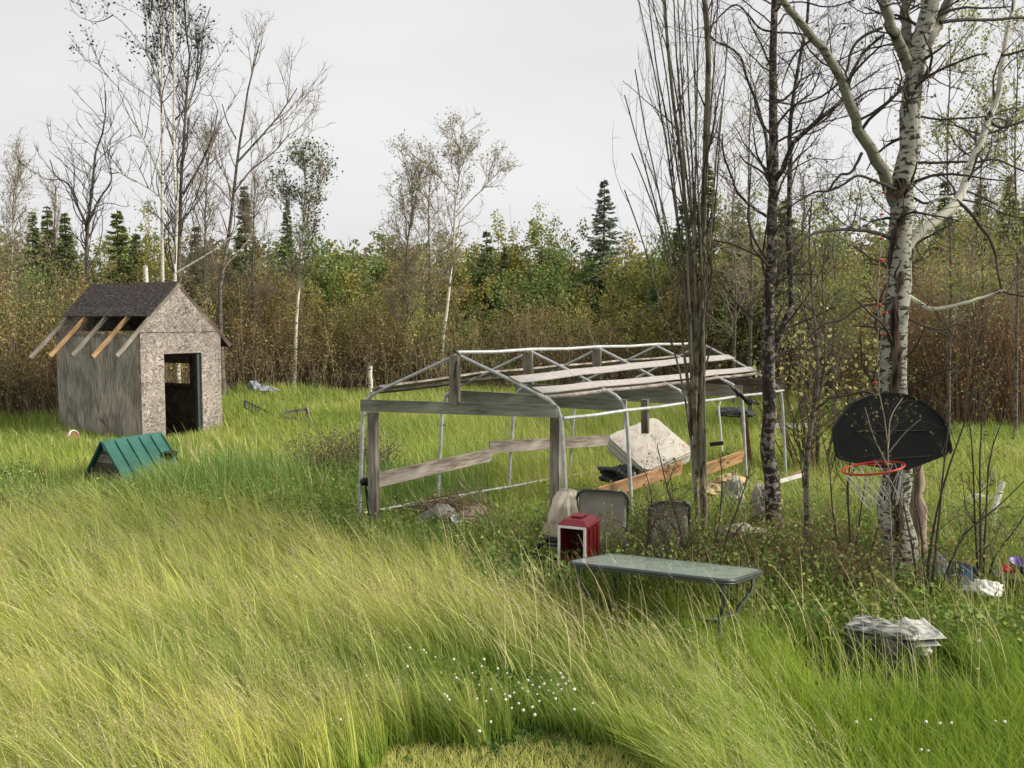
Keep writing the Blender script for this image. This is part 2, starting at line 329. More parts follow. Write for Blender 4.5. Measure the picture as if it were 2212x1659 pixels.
def board(name, p, q, wid, th, face, m, parent=None, sag=0, twist=0, nseg=8, ragged=0, label=None):
    """plank from p to q; `face` = direction of its width; local X runs along it"""
    p = Vector(p); q = Vector(q); Lb = (q-p).length; fr = frameof(p, q-p, face)
    V = []; Fs = []
    for i in range(nseg+1):
        x_ = Lb*i/nseg; dz = -sag*4*(i/nseg)*(1-i/nseg)
        if i in (0, nseg) and ragged: e = [random.uniform(-ragged, ragged) for _ in range(4)]
        else: e = [0]*4
        tw = twist*(i/nseg)
        for j, (a, b_) in enumerate(((-wid/2, -th/2), (wid/2, -th/2), (wid/2, th/2), (-wid/2, th/2))):
            V.append((x_+e[j], a+dz+b_*tw, b_+a*tw))
    for i in range(nseg):
        for j in range(4):
            k = (j+1) % 4; Fs.append((i*4+j, i*4+k, i*4+4+k, i*4+4+j))
    Fs.append((3, 2, 1, 0)); e = nseg*4; Fs.append((e, e+1, e+2, e+3))
    return pymesh(name, V, Fs, m, parent, frame=fr, label=label)
# ================================================================== GROUND
gx = np.linspace(-300, 300, 61); gy = np.linspace(-20, 480, 51)
Xg, Yg = np.meshgrid(gx, gy, indexing='ij'); Vg = np.stack([Xg, Yg, np.zeros_like(Xg)], -1).reshape(-1, 3)
ix = np.arange(len(gx)*len(gy)).reshape(len(gx), len(gy)); Qg = np.stack([ix[:-1, :-1], ix[1:, :-1], ix[1:, 1:], ix[:-1, 1:]], -1).reshape(-1, 4)
tag(npmesh('ground', Vg, Qg, 'ground'), 'soil and grass thatch under the meadow', 'ground', kind='structure')

# ================================================================== SHED
al = math.radians(58); ca, sa = math.cos(al), math.sin(al); SW, SLn = 2.45, 3.47
SM = Matrix(((ca, -sa, 0, -9.03), (sa, ca, 0, 22.5), (0, 0, 1, 0), (0, 0, 0, 1)))
shed = thing('garden_shed', 'weathered gable shed of strand board with open doorway and bare rafter tails', 'shed', (-9.03, 22.5, 0))
H, PK = 2.78, 3.96; dx0, dx1, dz = .67, 1.82, 2.24
def sh(mb, name, m, parent=shed, **kw): return mb.build(name, m, parent, frame=SM, **kw)
sh(MB().box(0, dx0, 0, .05, 0, H-.01).box(dx1, SW, 0, .05, 0, H-.01).box(dx0, dx1, 0, .05, dz, H-.01), 'front_wall', 'osb')
sh(MB().prism([(0, -.004, H+.005), (SW, -.004, H+.005), (SW/2, -.004, PK)], (0, .05, 0)), 'gable', 'osb')
sh(MB().prism([(0, SLn-.05, H), (SW, SLn-.05, H), (SW/2, SLn-.05, PK)], (0, .05, 0)), 'gable', 'osb')
wb_ = MB(); [wb_.box(.003*(k % 2), .04, .055+(SLn-.055)*k/6+.004, .055+(SLn-.055)*(k+1)/6-.004, .004*(k % 3), H-.12) for k in range(6)]; wb_.box(.012, .038, .056, SLn-.001, .01, H-.125); sh(wb_, 'side_wall', 'wallboard')
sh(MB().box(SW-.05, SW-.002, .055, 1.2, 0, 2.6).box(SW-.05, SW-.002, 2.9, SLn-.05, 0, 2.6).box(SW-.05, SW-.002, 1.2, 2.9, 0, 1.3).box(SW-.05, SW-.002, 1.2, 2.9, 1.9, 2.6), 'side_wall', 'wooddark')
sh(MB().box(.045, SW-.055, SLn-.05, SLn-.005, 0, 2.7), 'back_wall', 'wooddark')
sh(MB().box(.0, .09, .055, SLn, H-.115, H-.03).box(SW-.1, SW-.01, .055, SLn-.06, 2.61, 2.7), 'top_plate', 'wood')
sh(MB().box(dx1-.1, dx1-.005, .055, .14, 0, dz+.3), 'door_jamb', 'framegrey')
sh(MB().box(dx0-.1, dx1+.1, .055, .1, dz+.02, dz+.22), 'lintel', 'wooddark')
sh(MB().box(SW-.16, SW-.055, 1.1, 3.0, 1.27, 1.36).box(SW-.14, SW-.055, 1.1, 3.0, 1.92, 2.1), 'window_frame', 'wooddark')
for yy in (.6, 1.15, 1.75, 2.3, 2.9):
    sh(MB().box(.045, .12, yy, yy+.045, 0, H-.12), 'stud', 'wood')
slope = Vector((SW/2, 0, PK-H)); sn = slope.normalized()
def slab(u0, u1, v0, v1, th, off, side):   # panel on a roof slope, u along slope from the ridge down
    V = []
    for (u, v) in ((u0, v0), (u1, v0), (u1, v1), (u0, v1)):
        for o_ in (off, off+th):
            x = SW/2-side*(u*sn.x)-side*sn.z*o_; V.append((x, v, PK-u*sn.z+sn.x*o_))
    return V, [(0, 2, 4, 6), (1, 7, 5, 3), (0, 1, 3, 2), (2, 3, 5, 4), (4, 5, 7, 6), (6, 7, 1, 0)]
Ls = slope.length
v_, f_ = slab(-.02, .93*.98+.35-.02, -.015, SLn+.12, .03, .09, 1); sh(MB().add(v_, f_), 'roof_panel', 'shingle')
v_, f_ = slab(.0, Ls+.64, .055, SLn+.12, .0, .03, -1); sh(MB().add(v_, f_), 'roof_panel', 'shingle')
for i, (mt, w_) in enumerate((('wood', .05), ('woodorange', .05), ('wood', .045), ('woodorange', .05), ('woodtan', .05))):
    v0 = [.02, .88, 1.75, 2.62, 3.4][i]; e = [.62, .66, .64, .68, .74][i]
    col = 'wood' if i == 0 else ('woodorange' if i in (1, 3) else ('wood'))
    p = Vector((SW/2-.02*sn.x, v0, PK)); dn = Vector((-sn.x, 0, -sn.z)); q = p+dn*(Ls+e*1.35)
    nrm = Vector((-sn.z, 0, sn.x)); W3 = SM.to_3x3()
    board('rafter', SM@(p+nrm*.045), SM@(q+nrm*.045), .1, w_, W3@nrm, col, shed, label='orange fresh-looking rafter tail' if col == 'woodorange' else None)
    p2 = Vector((SW/2+.02*sn.x, v0, PK)); q2 = p2+Vector((sn.x, 0, -sn.z))*(Ls+.5)
    board('rafter', SM@(p2+Vector((sn.z, 0, sn.x))*-.055), SM@(q2+Vector((sn.z, 0, sn.x))*-.055), .1, w_, W3@Vector((sn.z, 0, sn.x)), 'wooddark', shed)

# ================================================================== DOGHOUSE
D0 = atz(228, 1062, 0); 
dg = thing('dog_house', 'low A-frame dog house with green ribbed metal roof sunk in grass', 'dog house', D0)
# ridge line left->right, gable faces left-front
gl = np.array(D0); ax_ = np.array([.4, .917, 0]); ax_ /= np.linalg.norm(ax_); ay_ = np.array([-.917, .4, 0]); ay_ /= np.linalg.norm(ay_)
DM = Matrix(((ax_[0], ay_[0], 0, gl[0]), (ax_[1], ay_[1], 0, gl[1]), (0, 0, 1, 0), (0, 0, 0, 1)))
DLn, DH, DW = 1.35, .88, .52
for sgn, nm in ((-1, 'roof_panel'), (1, 'roof_panel')):
    mb = MB(); th = .02
    a = Vector((-.06, 0, DH)); b2 = Vector((DLn, 0, DH)); c2 = Vector((DLn+.1, sgn*DW*1.15, .02)); d2 = Vector((-.02, sgn*DW*1.15, .02))
    nn = Vector((0, sgn*DH, DW*1.15)).normalized()*th
    mb.add([a, b2, c2, d2, a+nn, b2+nn, c2+nn, d2+nn], [(0, 3, 2, 1), (4, 5, 6, 7), (0, 1, 5, 4), (1, 2, 6, 5), (2, 3, 7, 6), (3, 0, 4, 7)])
    rp = mb.build(nm, 'green', dg, frame=DM)
    for i in range(6):
        t = i/5; top = a.lerp(b2, t)+nn*1.02; bot = d2.lerp(c2, t)+nn*1.02
        r_ = MB(); wv_ = Vector((.014, 0, 0)); r_.add([top-wv_, top+wv_, bot+wv_, bot-wv_, top-wv_*.4+nn*1.5, top+wv_*.4+nn*1.5, bot+wv_*.4+nn*1.5, bot-wv_*.4+nn*1.5], [(0, 1, 2, 3), (4, 7, 6, 5), (0, 4, 5, 1), (1, 5, 6, 2), (2, 6, 7, 3), (3, 7, 4, 0)])
        r_.build('rib', 'greendark', rp, frame=DM)
mb = MB(); cap = [(-.08, -.1, DH-.12), (-.08, 0, DH+.06), (-.08, .1, DH-.12), (-.08, .08, DH-.13), (-.08, 0, DH+.035), (-.08, -.08, DH-.13)]
mb.prism([(-.08, -.11, DH-.13), (-.08, -.09, DH-.15), (-.08, 0, DH+.03), (-.08, .09, DH-.15), (-.08, .11, DH-.13), (-.08, 0, DH+.055)], (DLn+.12, 0, 0)); mb.build('ridge_cap', 'green', dg, frame=DM)
for i in range(5):
    z0 = .02+i*.165; z1 = z0+.155; h0 = DW*1.08*(1-z0/DH); h1 = max(.02, DW*1.08*(1-z1/DH))
    MB().prism([(.02, -h0, z0), (.02, h0, z0), (.02, h1, z1), (.02, -h1, z1)], (.025+.004*i, 0, 0)).build('gable_board', 'wood' if i % 2 else 'wooddark', dg, frame=DM)
mb = MB(); mb.prism([(DLn-.06, -DW, .02), (DLn-.06, DW, .02), (DLn-.06, 0, DH-.04)], (.03, 0, 0)); mb.build('end_wall', 'wooddark', dg, frame=DM)
bw_ = thing('feed_bowl', 'black bowl behind the green dog house roof', 'bowl', aty(369, 985, 17.5))
bc = np.array(WL[bw_.name]); 
def lathe(mb, c, prof, n=20, tilt=None):
    Rm = tilt or Matrix.Identity(3); k = len(mb.v)
    for (r, z) in prof:
        for i in range(n):
            a = 2*math.pi*i/n; v = Rm@Vector((r*math.cos(a), r*math.sin(a), z)); mb.v.append(tuple(Vector(c)+v))
    for j in range(len(prof)-1):
        for i in range(n):
            i2 = (i+1) % n; mb.f.append((k+j*n+i, k+j*n+i2, k+(j+1)*n+i2, k+(j+1)*n+i))
    return mb
lathe(MB(), bc, [(.001, -.04), (.1, -.03), (.13, .06), (.14, .06), (.14, .08), (.12, .06), (.09, -.02), (.001, -.02)]).build('bowl', 'black', bw_, smooth=True)

# ================================================================== LITTLE THINGS ROUND THE SHED
ob = thing('plastic_bucket', 'faded orange bucket with white rim on its side by shed corner', 'bucket', atz(160, 966, 0))
tl = Matrix.Rotation(math.radians(75), 3, 'Y')@Matrix.Rotation(.2, 3, 'X'); oc = np.array(WL[ob.name])+np.array([-.1, 0, .2])
lathe(MB(), oc, [(.001, -.2), (.13, -.2), (.19, .16), (.18, .16), (.12, -.18), (.001, -.18)], tilt=tl*.92).build('pail', 'orange', ob, smooth=True)
lathe(MB(), oc, [(.192, .12), (.215, .12), (.215, .17), (.19, .17)], tilt=tl*.92).build('rim', 'white', ob, smooth=True)
p = atz(247, 962, 0); q = aty(203, 886, p[1]+.9); o = MB().tube([p, (np.array(p)+q)/2+np.array([0, 0, .01]), q], .017).build('broom_handle', 'woodtan'); tag(o, 'yellow stick leaning on the side wall of the shed', 'stick')
def blob(name, c, r, m, label, cat, group=None, seed=0, n=14, sq=.6, parent=None, crum=0):
    if crum: n = 26
    g = np.random.default_rng(seed); th_ = np.linspace(0, np.pi, n); ph = np.linspace(0, 2*np.pi, n*2, endpoint=False)
    T_, P_ = np.meshgrid(th_, ph, indexing='ij'); d = np.stack([np.sin(T_)*np.cos(P_), np.sin(T_)*np.sin(P_), np.cos(T_)], -1)
    k = g.normal(size=(7, 3))*2.6; ph0 = g.uniform(0, 6, 7); s = 1+sum(.11*np.sin(d@k[i]+ph0[i]) for i in range(7))
    k2 = g.normal(size=(9, 3))*6; s = s+crum*sum(np.abs(np.sin(d@k2[i]+i)) for i in range(9))/4.5-crum if crum else s
    V = d*s[..., None]*np.array(r); V[..., 2] = np.maximum(V[..., 2], -np.array(r)[2]*sq); V = V+np.array(c)
    ix = np.arange(n*2*n).reshape(n, 2*n); nx = np.roll(ix, -1, 1); Q = np.stack([ix[:-1], ix[1:], nx[1:], nx[:-1]], -1).reshape(-1, 4)
    o = npmesh(name, V.reshape(-1, 3), Q, m, parent, smooth=not crum)
    if parent is None: tag(o, label, cat, group)
    return o
M['bag'] = plain('dirty_white_film', (.27, .3, .33), .5, .3, 5, bump=.4)
for i, (x, y, rx, rz, lb) in enumerate(((548, 836, .16, .16, 'pale upright scrap bag at the thicket edge, leftmost of the scraps'), (568, 841, .25, .11, 'greyish flattened bag between two other scraps at the thicket edge'), (588, 843, .22, .07, 'low grey sheet scrap nearest the white birch trunk'))):
    blob('plastic_bag', aty(x, y, 33), (rx, .2, rz), 'bag', lb, 'bag', 'pale bags by the thicket', seed=i+3, crum=.5)
# black slatted frame
p0 = atz(530, 902, .25); fr_ = thing('bent_rack', 'black slatted metal rack half sunk in meadow right of shed', 'rack', (p0[0], p0[1], 0))
A_ = aty(527, 879, p0[1]); B_ = aty(573, 908, p0[1]); up_ = np.array([.0, .1, .26])
MB().tube([A_, B_], .022).tube([A_+up_*.7, B_+up_], .02).tube([A_, A_+up_*.7], .02).tube([B_, B_+up_], .02).build('frame', 'black', fr_)
for i in range(6):
    t = (i+.6)/6.5; a = A_*(1-t)+B_*t; MB().tube([a, a+up_*(.7+.3*t)], .028, 6).build('slat', 'black', fr_)
# wooden frame crate
c0 = atz(645, 925, 0); cr_ = thing('wooden_frame', 'open weathered wooden crate frame lying in the field', 'crate', c0)
g1, g2, g3, g4 = aty(612, 890, c0[1]), aty(664, 882, c0[1]), aty(672, 902, c0[1]-.6), aty(614, 902, c0[1]-.6)
board('rail', g1+[0, 0, -.02], g2+[0, 0, -.02], .09, .04, (0, 0, 1), 'woodpink', cr_); board('rail', g2, g3+[0, 0, -.1], .06, .04, (0, 0, 1), 'woodpink', cr_)
board('rail', g4, g3+[0, 0, -.1], .09, .04, (0, 0, 1), 'wood', cr_); board('rail', g1, g4, .07, .04, (0, 0, 1), 'wood', cr_)
for k in (.02, .55, .97):
    a = g1*(1-k)+g2*k; board('post', a, a*[1, 1, 0], .05, .04, (1, 0, 0), 'wooddark', cr_)
# black and white sled-like thing
s0 = atz(978, 958, 0); sd = thing('toy_sled', 'black handled thing with a pale strip lying in grass beyond the shelter', 'sled', s0)
MB().tube([aty(955, 916, s0[1]), aty(962, 919, s0[1]), aty(972, 930, s0[1])], .025).tube([aty(968, 933, s0[1]), aty(980, 940, s0[1]), aty(990, 935, s0[1]), aty(998, 942, s0[1])], .03).tube([aty(972, 935, s0[1]), aty(985, 932, s0[1]-.1), aty(996, 936, s0[1])], .022).build('handle', 'black', sd)
board('strip', aty(928, 946, s0[1]), aty(975, 940, s0[1]), .1, .03, (0, .5, 1), 'white', sd)
# stumps
def stump(px, y0, y1, Y, r, label, top=.03):
    a = aty(px, y0, Y); b_ = aty(px, y1, Y); t = thing('birch_stump', label, 'stump', (a[0], Y, 0), 'broken birch trunks')
    P = resample([(a[0], Y, 0), (a[0]+.02, Y, b_[2]*.5), (b_[0], Y, b_[2])], 9, .012, rng)[None]; R = (r*np.linspace(1.1, .9, 9))[None]
    V, Q = tubes(P, R, 12); npmesh('trunk', V, Q, 'birch', t)
    mb = MB(); n = 7
    for i in range(n):
        an = 6.28*i/n; c = b_+np.array([math.cos(an), math.sin(an), 0])*r*.7; mb.add([c+[r*.4, 0, -.05], c+[-r*.4, 0, -.05], c+[0, r*.4, -.05], c+[0, 0, random.uniform(.05, .22)*top/.05]], [(0, 1, 3), (1, 2, 3), (2, 0, 3), (0, 2, 1)])
    mb.build('splintered_top', 'bare', t)
stump(800, 850, 788, 33, .075, 'short white birch stub standing at thicket edge left of the shelter')
stump(315, 700, 574, 31, .085, 'snapped white birch trunk rising just above the shed roof', .06)

# ================================================================== SHELTER
A0 = np.array([-2.05, 12.7, 0]); B0 = np.array([.62, 11.6, 0]); VX = np.array([4.28, 5.18, 0])
sh_ = thing('shelter_frame', 'skeleton of a carport shelter of galvanised hoops with wooden beams and sagging boards', 'shelter', (A0+B0)/2)
wd = (B0-A0); wdn = wd/np.linalg.norm(wd); vn = VX/np.linalg.norm(VX)
EZ, RZ = 2.03, 2.64
LP = [A0+VX*k for k in (0, .235, .49, .745, 1)]; RPp = [B0+VX*k for k in (0, .225, .49, .76, 1)]
hoops = []
for k in range(5):
    a, b_ = LP[k], RPp[k]; c_ = (a+b_)/2; z = np.array([0, 0, 1.])
    e = EZ-(.03*k)+rng.normal()*.01; rz = RZ+[0, -.0, .0, .0, .0][k]
    lf = rng.normal(size=3)*.02; lf[2] = 0
    pts = [a-wdn*.12+lf-z*.02, a-wdn*.05+z*1.1+lf*.5, a+z*(e-.2), a+wdn*.04+z*(e-.06), a+wdn*.14+z*(e+.04), a+wdn*.3+z*(e+.12)]
    left = resample(pts, 16); pts2 = [b_+wdn*.12-lf-z*.02, b_+wdn*.05+z*1.1, b_+z*(e-.2), b_-wdn*.04+z*(e-.06), b_-wdn*.14+z*(e+.04), b_-wdn*.3+z*(e+.12)]
    right = resample(pts2, 16); top = c_+z*rz; hoops.append((left, right, top, e))
    MB().tube(left, .027, 10).build('leg_pipe', 'galv', sh_); MB().tube(right, .027, 10).build('leg_pipe', 'galv', sh_)
    MB().tube([left[-1]+[0, 0, .001], left[-1]*.5+top*.5, top], .021, 8).build('rafter_pipe', 'galv', sh_)
    MB().tube([right[-1]+[0, 0, .001], right[-1]*.5+top*.5+rng.normal(size=3)*.01, top], .021, 8).build('rafter_pipe', 'galv', sh_)
    MB().tube([left[9]+[0, 0, -.06], left[9]+[0, 0, .03]], .031, 10).build('pipe_joint', 'galv', sh_)
    MB().tube([right[9]+[0, 0, -.06], right[9]+[0, 0, .03]], .031, 10).build('pipe_joint', 'galv', sh_)
for k in range(4):
    MB().tube([hoops[k][2]+[0, 0, .03], (hoops[k][2]+hoops[k+1][2])/2+[0, 0, .015], hoops[k+1][2]+[0, 0, .03]], .024, 8).build('ridge_pipe', 'galv', sh_)
    r0, r1 = RPp[k]+[0, 0, 1.86-.012*k], RPp[k+1]+[0, 0, 1.85-.012*k]; MB().tube([r0+wdn*.03, (r0+r1)/2+[0, 0, -.015], r1+wdn*.03], .022, 8).build('eave_pipe', 'galv', sh_)
    l0, l1 = LP[k]+[0, 0, .42-.04*k], LP[k+1]+[0, 0, .38-.04*k]; MB().tube([l0, (l0+l1)/2+[0, 0, .01], l1], .02, 8).build('base_pipe', 'galv', sh_)
zz = np.array([0, 0, 1.])
MB().tube([LP[0]+zz*1.8-wdn*.06, LP[0]+zz*1.78+wdn*.2], .012).build('clamp', 'galv', sh_)
off = -vn*.06
board('cross_beam', A0+zz*1.925+wdn*.02+off, B0+zz*1.95-wdn*.02+off, .16, .04, (0, 0, 1), 'woodgreen', sh_)
board('cross_beam', LP[1]+zz*1.96+wdn*.1, RPp[1]+zz*1.91, .17, .04, (0, 0, 1), 'woodgreen', sh_)
board('cross_beam', LP[2]+zz*1.95+wdn*.02, RPp[2]+zz*1.9, .2, .04, (0, 0, 1), 'woodgreen', sh_)
board('cross_beam', LP[3]+zz*1.9, RPp[3]+zz*1.9, .19, .04, (0, 0, 1), 'wood', sh_)
board('cross_beam', LP[4]+zz*1.86, RPp[4]+zz*1.9, .26, .04, (0, 0, 1), 'wooddark', sh_)
for k, (ln) in enumerate((.66, .47, .4)):
    c = hoops[k][2]+off*.9; board('king_post', c+zz*-.01, c-zz*ln, .135, .07, wdn, 'wood', sh_)
pa = A0+wdn*.26+off*2; board('wood_post', pa, pa+zz*1.84, .12, .1, wdn, 'wood', sh_)
pb = aty(1200, 1140, 12.0); pb[2] = 0; board('wood_post', pb, pb+zz*1.87, .13, .1, wdn, 'wood', sh_)
pc = aty(1393, 870, 13.4); board('hanging_post', pc+zz*.05, aty(1394, 936, 13.4), .1, .09, wdn, 'wood', sh_)
def onraft(k, side, t, lift=.03):
    L_, R_, T_, e = hoops[k]; s = (L_ if side < 0 else R_)[-1]; return T_*(1-t)+s*t+zz*lift
def ribbon(name, m, side, ts, wd_, th_, extra0=.05, extra1=.1, sag=.05, seed=0, lift=.045):
    P = [onraft(k, side, t, lift) for k, t in enumerate(ts)]; P[0] = P[0]-vn*extra0; P[-1] = P[-1]+vn*extra1
    out = []
    for i in range(4):
        for j in range(5 if i < 3 else 6):
            t = j/5; out.append(P[i]*(1-t)+P[i+1]*t-zz*sag*4*t*(1-t))
    V = []; Fs = []; g = random.Random(seed)
    sd = (wdn*side*.9-zz*.42); sd /= np.linalg.norm(sd)
    for i, c in enumerate(out):
        ww = wd_*(.94+.12*g.random()); up = np.cross(sd, vn)*(-side); up = up/np.linalg.norm(up)*th_/2
        up = up if up[2] > 0 else -up
        V += [c-sd*ww/2-up, c+sd*ww/2-up, c+sd*ww/2+up, c-sd*ww/2+up]
    for i in range(len(out)-1):
        for j in range(4):
            k = (j+1) % 4; Fs.append((i*4+j, i*4+k, i*4+4+k, i*4+4+j))
    Fs.append((3, 2, 1, 0)); e = len(out)*4-4; Fs.append((e, e+1, e+2, e+3))
    return pymesh(name, V, Fs, m, sh_, label=None)
ribbon('roof_board', 'sheet', 1, (.72, .62, .54, .48, .45), .17, .012, .02, .05, .008, 1)
ribbon('roof_board', 'sheet', 1, (.98, .92, .88, .84, .8), .15, .012, .0, .05, .008, 2)
ribbon('roof_board', 'woodpink', 1, (1.06, 1.0, .95, .91, .87), .04, .025, 0, 0, .008, 5, -.0)
ribbon('roof_board', 'woodpink', -1, (1.05, .74, .62, .56, .5), .13, .03, .05, .1, .012, 3)
ribbon('roof_board', 'wood', -1, (1.12, .9, .76, .68, .6), .1, .03, .0, .1, .015, 4, .02)
# side planks
pp, qq = aty(797, 1041, 12.62), aty(1062, 982, 14.85); sd1 = board('side_plank', pp-vn*.02, qq, .2, .035, (0, 0, 1), 'woodpink', sh_, ragged=.05)
board('side_plank', aty(1057, 966, 14.8), aty(1335, 950, 17.3), .19, .035, (0, 0, 1), 'woodpink', sh_, ragged=.01)
# strap, cord
st = thing('ratchet_strap', 'black strap tied to the front left shelter leg', 'strap', LP[0]); la = aty(788, 1040, 12.6)
MB().tube([la, aty(795, 1075, 12.55), aty(808, 1146, 12.4)], .013, 6).tube([la, aty(790, 1062, 12.5), aty(800, 1143, 12.45)], .01, 6).build('webbing', 'black', st)
blob('buckle', la, (.06, .05, .07), 'black', '', '', parent=st, sq=1)
o = MB().tube([hoops[0][2]+[-.05, -.05, .05], hoops[0][2]+[.03, -.06, 0], hoops[0][2]+[-.02, -.09, -.12], hoops[0][2]+[-.04, -.1, -.3]], .014, 6).build('black_cord', 'black'); place(o, sh_, WM[o.name]); o['label'] = 'black cord knotted at the front ridge joint'
# cable bundle
cb = MB(); cc = aty(1608, 850, 15.3)
for i in range(9):
    g = random.Random(i); pts = []
    for j in range(9):
        t = j/8; pts.append(cc+np.array([-.22+.46*t+g.uniform(-.02, .02), g.uniform(-.05, .05), .13-.3*t+.0*t-.13*math.sin(t*math.pi)*g.uniform(.2, 1)]))
    cb.tube(resample(pts, 12), .012, 5)
tag(cb.build('cable_bundle', 'black'), 'tangled black cable looped over the right eave pipe', 'cable')

# ================================================================== MATTRESS, BOARDS, JUNK INSIDE
mc = aty(1402, 972, 14.6)
mroot = thing('old_mattress', 'floral mattress slumped on one corner inside the shelter', 'mattress', (mc[0], mc[1], 0))
eu = aty(1312, 958, 14.6)-aty(1392, 1032, 14.0); ev = aty(1392, 906, 15.1)-aty(1312, 958, 14.5)
eu = Vector(eu); ev = Vector(ev); ev = (ev-ev.dot(eu.normalized())*eu.normalized())
LU, LVv = eu.length*1.08, 1.05
fr_m = frameof(Vector(mc)+Vector((0, 0, .02)), -eu, ev); 
if fr_m.col[2].y > 0: fr_m = frameof(Vector(mc)+Vector((0, 0, .02)), eu, ev)
def roundbox(lx, ly, lz, r, n=5):
    V = []; Fs = []; ring = []
    pts = []
    for (cx_, cy_, a0) in ((lx/2-r, ly/2-r, 0), (-lx/2+r, ly/2-r, 90), (-lx/2+r, -ly/2+r, 180), (lx/2-r, -ly/2+r, 270)):
        for i in range(n+1):
            a = math.radians(a0+90*i/n); pts.append((cx_+r*math.cos(a), cy_+r*math.sin(a)))
    return pts
pts = roundbox(LU, LVv, .2, .13); N_ = len(pts); V = []; Fs = []
lev = [(-.12, .93), (-.105, .985), (-.08, 1.0), (-.06, .975), (0, .985), (.06, .975), (.08, 1.0), (.105, .985), (.12, .93)]
for (z, s) in lev:
    V += [(x*s, y*s, z) for x, y in pts]
for j in range(len(lev)-1):
    for i in range(N_): i2 = (i+1) % N_; Fs.append((j*N_+i, j*N_+i2, (j+1)*N_+i2, (j+1)*N_+i))
pymesh('side_band', V, Fs, 'matside', mroot, frame=fr_m, smooth=True)
for sg in (-1, 1):
    V = []; Fs = []
    gN = 24
    for i in range(gN+1):
        for j in range(gN+1):
            x = (i/gN-.5)*LU*.965; y = (j/gN-.5)*LVv*.965
            ex = max(0, abs(x)-(LU/2-.13)); ey = max(0, abs(y)-(LVv/2-.13)); d = math.hypot(ex, ey); k = min(1, .115/d) if d > .115 else 1
            x = math.copysign(min(abs(x), LU/2-.13)+ex*k, x); y = math.copysign(min(abs(y), LVv/2-.13)+ey*k, y)
            V.append((x, y, sg*(.118+.035*(1-(2*x/LU)**4)*(1-(2*y/LVv)**4)+.006*math.sin(x*30)*math.sin(y*26))))
    for i in range(gN):
        for j in range(gN):
            a = i*(gN+1)+j; q4 = (a, a+1, a+gN+2, a+gN+1); Fs.append(q4 if sg < 0 else q4[::-1])
    pymesh('quilted_face', V, Fs, 'mattress', mroot, frame=fr_m, smooth=True)
o = board('long_plank', aty(1290, 1068, 12.6), aty(1472, 1010, 14.0), .2, .04, (.1, -.3, 1), 'woodtan'); tag(o, 'long tan plank lying across the junk below the mattress', 'plank')
o = board('painted_plank', aty(1500, 1022, 14.2), aty(1604, 985, 15.2), .2, .04, (.1, -.3, 1), 'woodorange'); tag(o, 'orange stained plank end right of the stem cluster', 'plank')
o = board('rusty_post', atz(1622, 1035, 0), aty(1606, 898, atz(1622, 1035, 0)[1]), .12, .08, (1, 0, 0), 'rust'); tag(o, 'rusty brown post leaning in the shelter', 'post')
o = MB().tube([aty(1560, 975, 16.5), aty(1556, 920, 16.5), aty(1552, 880, 16.5), aty(1556, 866, 16.5)], .02).build('white_pole', 'white'); tag(o, 'thin white bent pole behind the stem cluster', 'pole')
o = board('black_bracket', aty(1533, 960, 16.3), aty(1562, 957, 16.3), .07, .03, (0, 0, 1), 'black'); tag(o, 'small black bracket crossing the white pole', 'bracket')
o = board('white_bar', aty(1645, 920, 19), aty(1758, 919, 19), .08, .08, (0, 0, 1), 'white'); tag(o, 'white horizontal bar right of the scabby trunk', 'bar')
o = board('white_strip', aty(1665, 1045, 12.9), aty(1745, 1023, 13.3), .05, .03, (0, 0, 1), 'white'); tag(o, 'thin white strip in the weeds right of the scabby trunk', 'strip')
o = board('orange_lath', aty(1683, 1040, 13.4), aty(1745, 1010, 13.8), .035, .03, (0, 0, 1), 'woodorange'); tag(o, 'orange lath crossing above the thin white strip', 'lath')
g = np.random.default_rng(5)
blob('foam_heap', aty(1570, 1042, 13.5), (.2, .16, .09), 'yellow', 'broken yellow foam heap upper piece under the orange plank', 'foam', 'yellow foam scraps', seed=9, crum=.6)
blob('foam_heap', aty(1535, 1062, 13), (.15, .13, .07), 'yellow', 'smaller yellow foam scrap lower left of the broken heap', 'foam', 'yellow foam scraps', seed=10, crum=.6)
def drape(name, rows, m, label, cat, Y, depth=.35, seed=0, parent=None, folds=7, amp=.02):
    """cloth: rows of (y_px, xl, xr) from top to bottom"""
    g = random.Random(seed); n = 64; V = []; Fs = []
    ys = [r[0] for r in rows]; m_ = 16
    for j in range(m_+1):
        yy = ys[0]+(ys[-1]-ys[0])*j/m_; xl = np.interp(yy, ys, [r[1] for r in rows]); xr = np.interp(yy, ys, [r[2] for r in rows])
        for i in range(n):
            a = 2*math.pi*i/n; cx_ = (xl+xr)/2; rx = (xr-xl)/2; c = aty(cx_, yy, Y); s = Y/F0
            k = 1+.13*math.sin(a*folds+j*.35+1.5*math.sin(j*.5))+.07*math.sin(a*3+j*.5)+.05*math.sin(a*17+j)
            V.append((c[0]+rx*s*k*math.cos(a), c[1]+depth*k*math.sin(a)*min(1, (j+.5)/4), c[2]))
    for j in range(m_):
        for i in range(n): i2 = (i+1) % n; Fs.append((j*n+i, j*n+i2, (j+1)*n+i2, (j+1)*n+i))
    Fs.append(tuple(range(n)))
    o = pymesh(name, V, Fs, m, parent, smooth=True)
    if parent is None: tag(o, label, cat)
    return o
blob('white_sheet', aty(1585, 1078, 12.6), (.1, .12, .24), 'rag', 'crumpled white sheet draped in the weeds left of the scabby trunk', 'sheet', seed=31, crum=.9, sq=1)
blob('grey_rag', aty(1641, 1095, 11.5), (.07, .1, .2), 'rag', 'pale rag hanging beside the foot of the scabby trunk', 'rag', seed=32, crum=.9, sq=1)
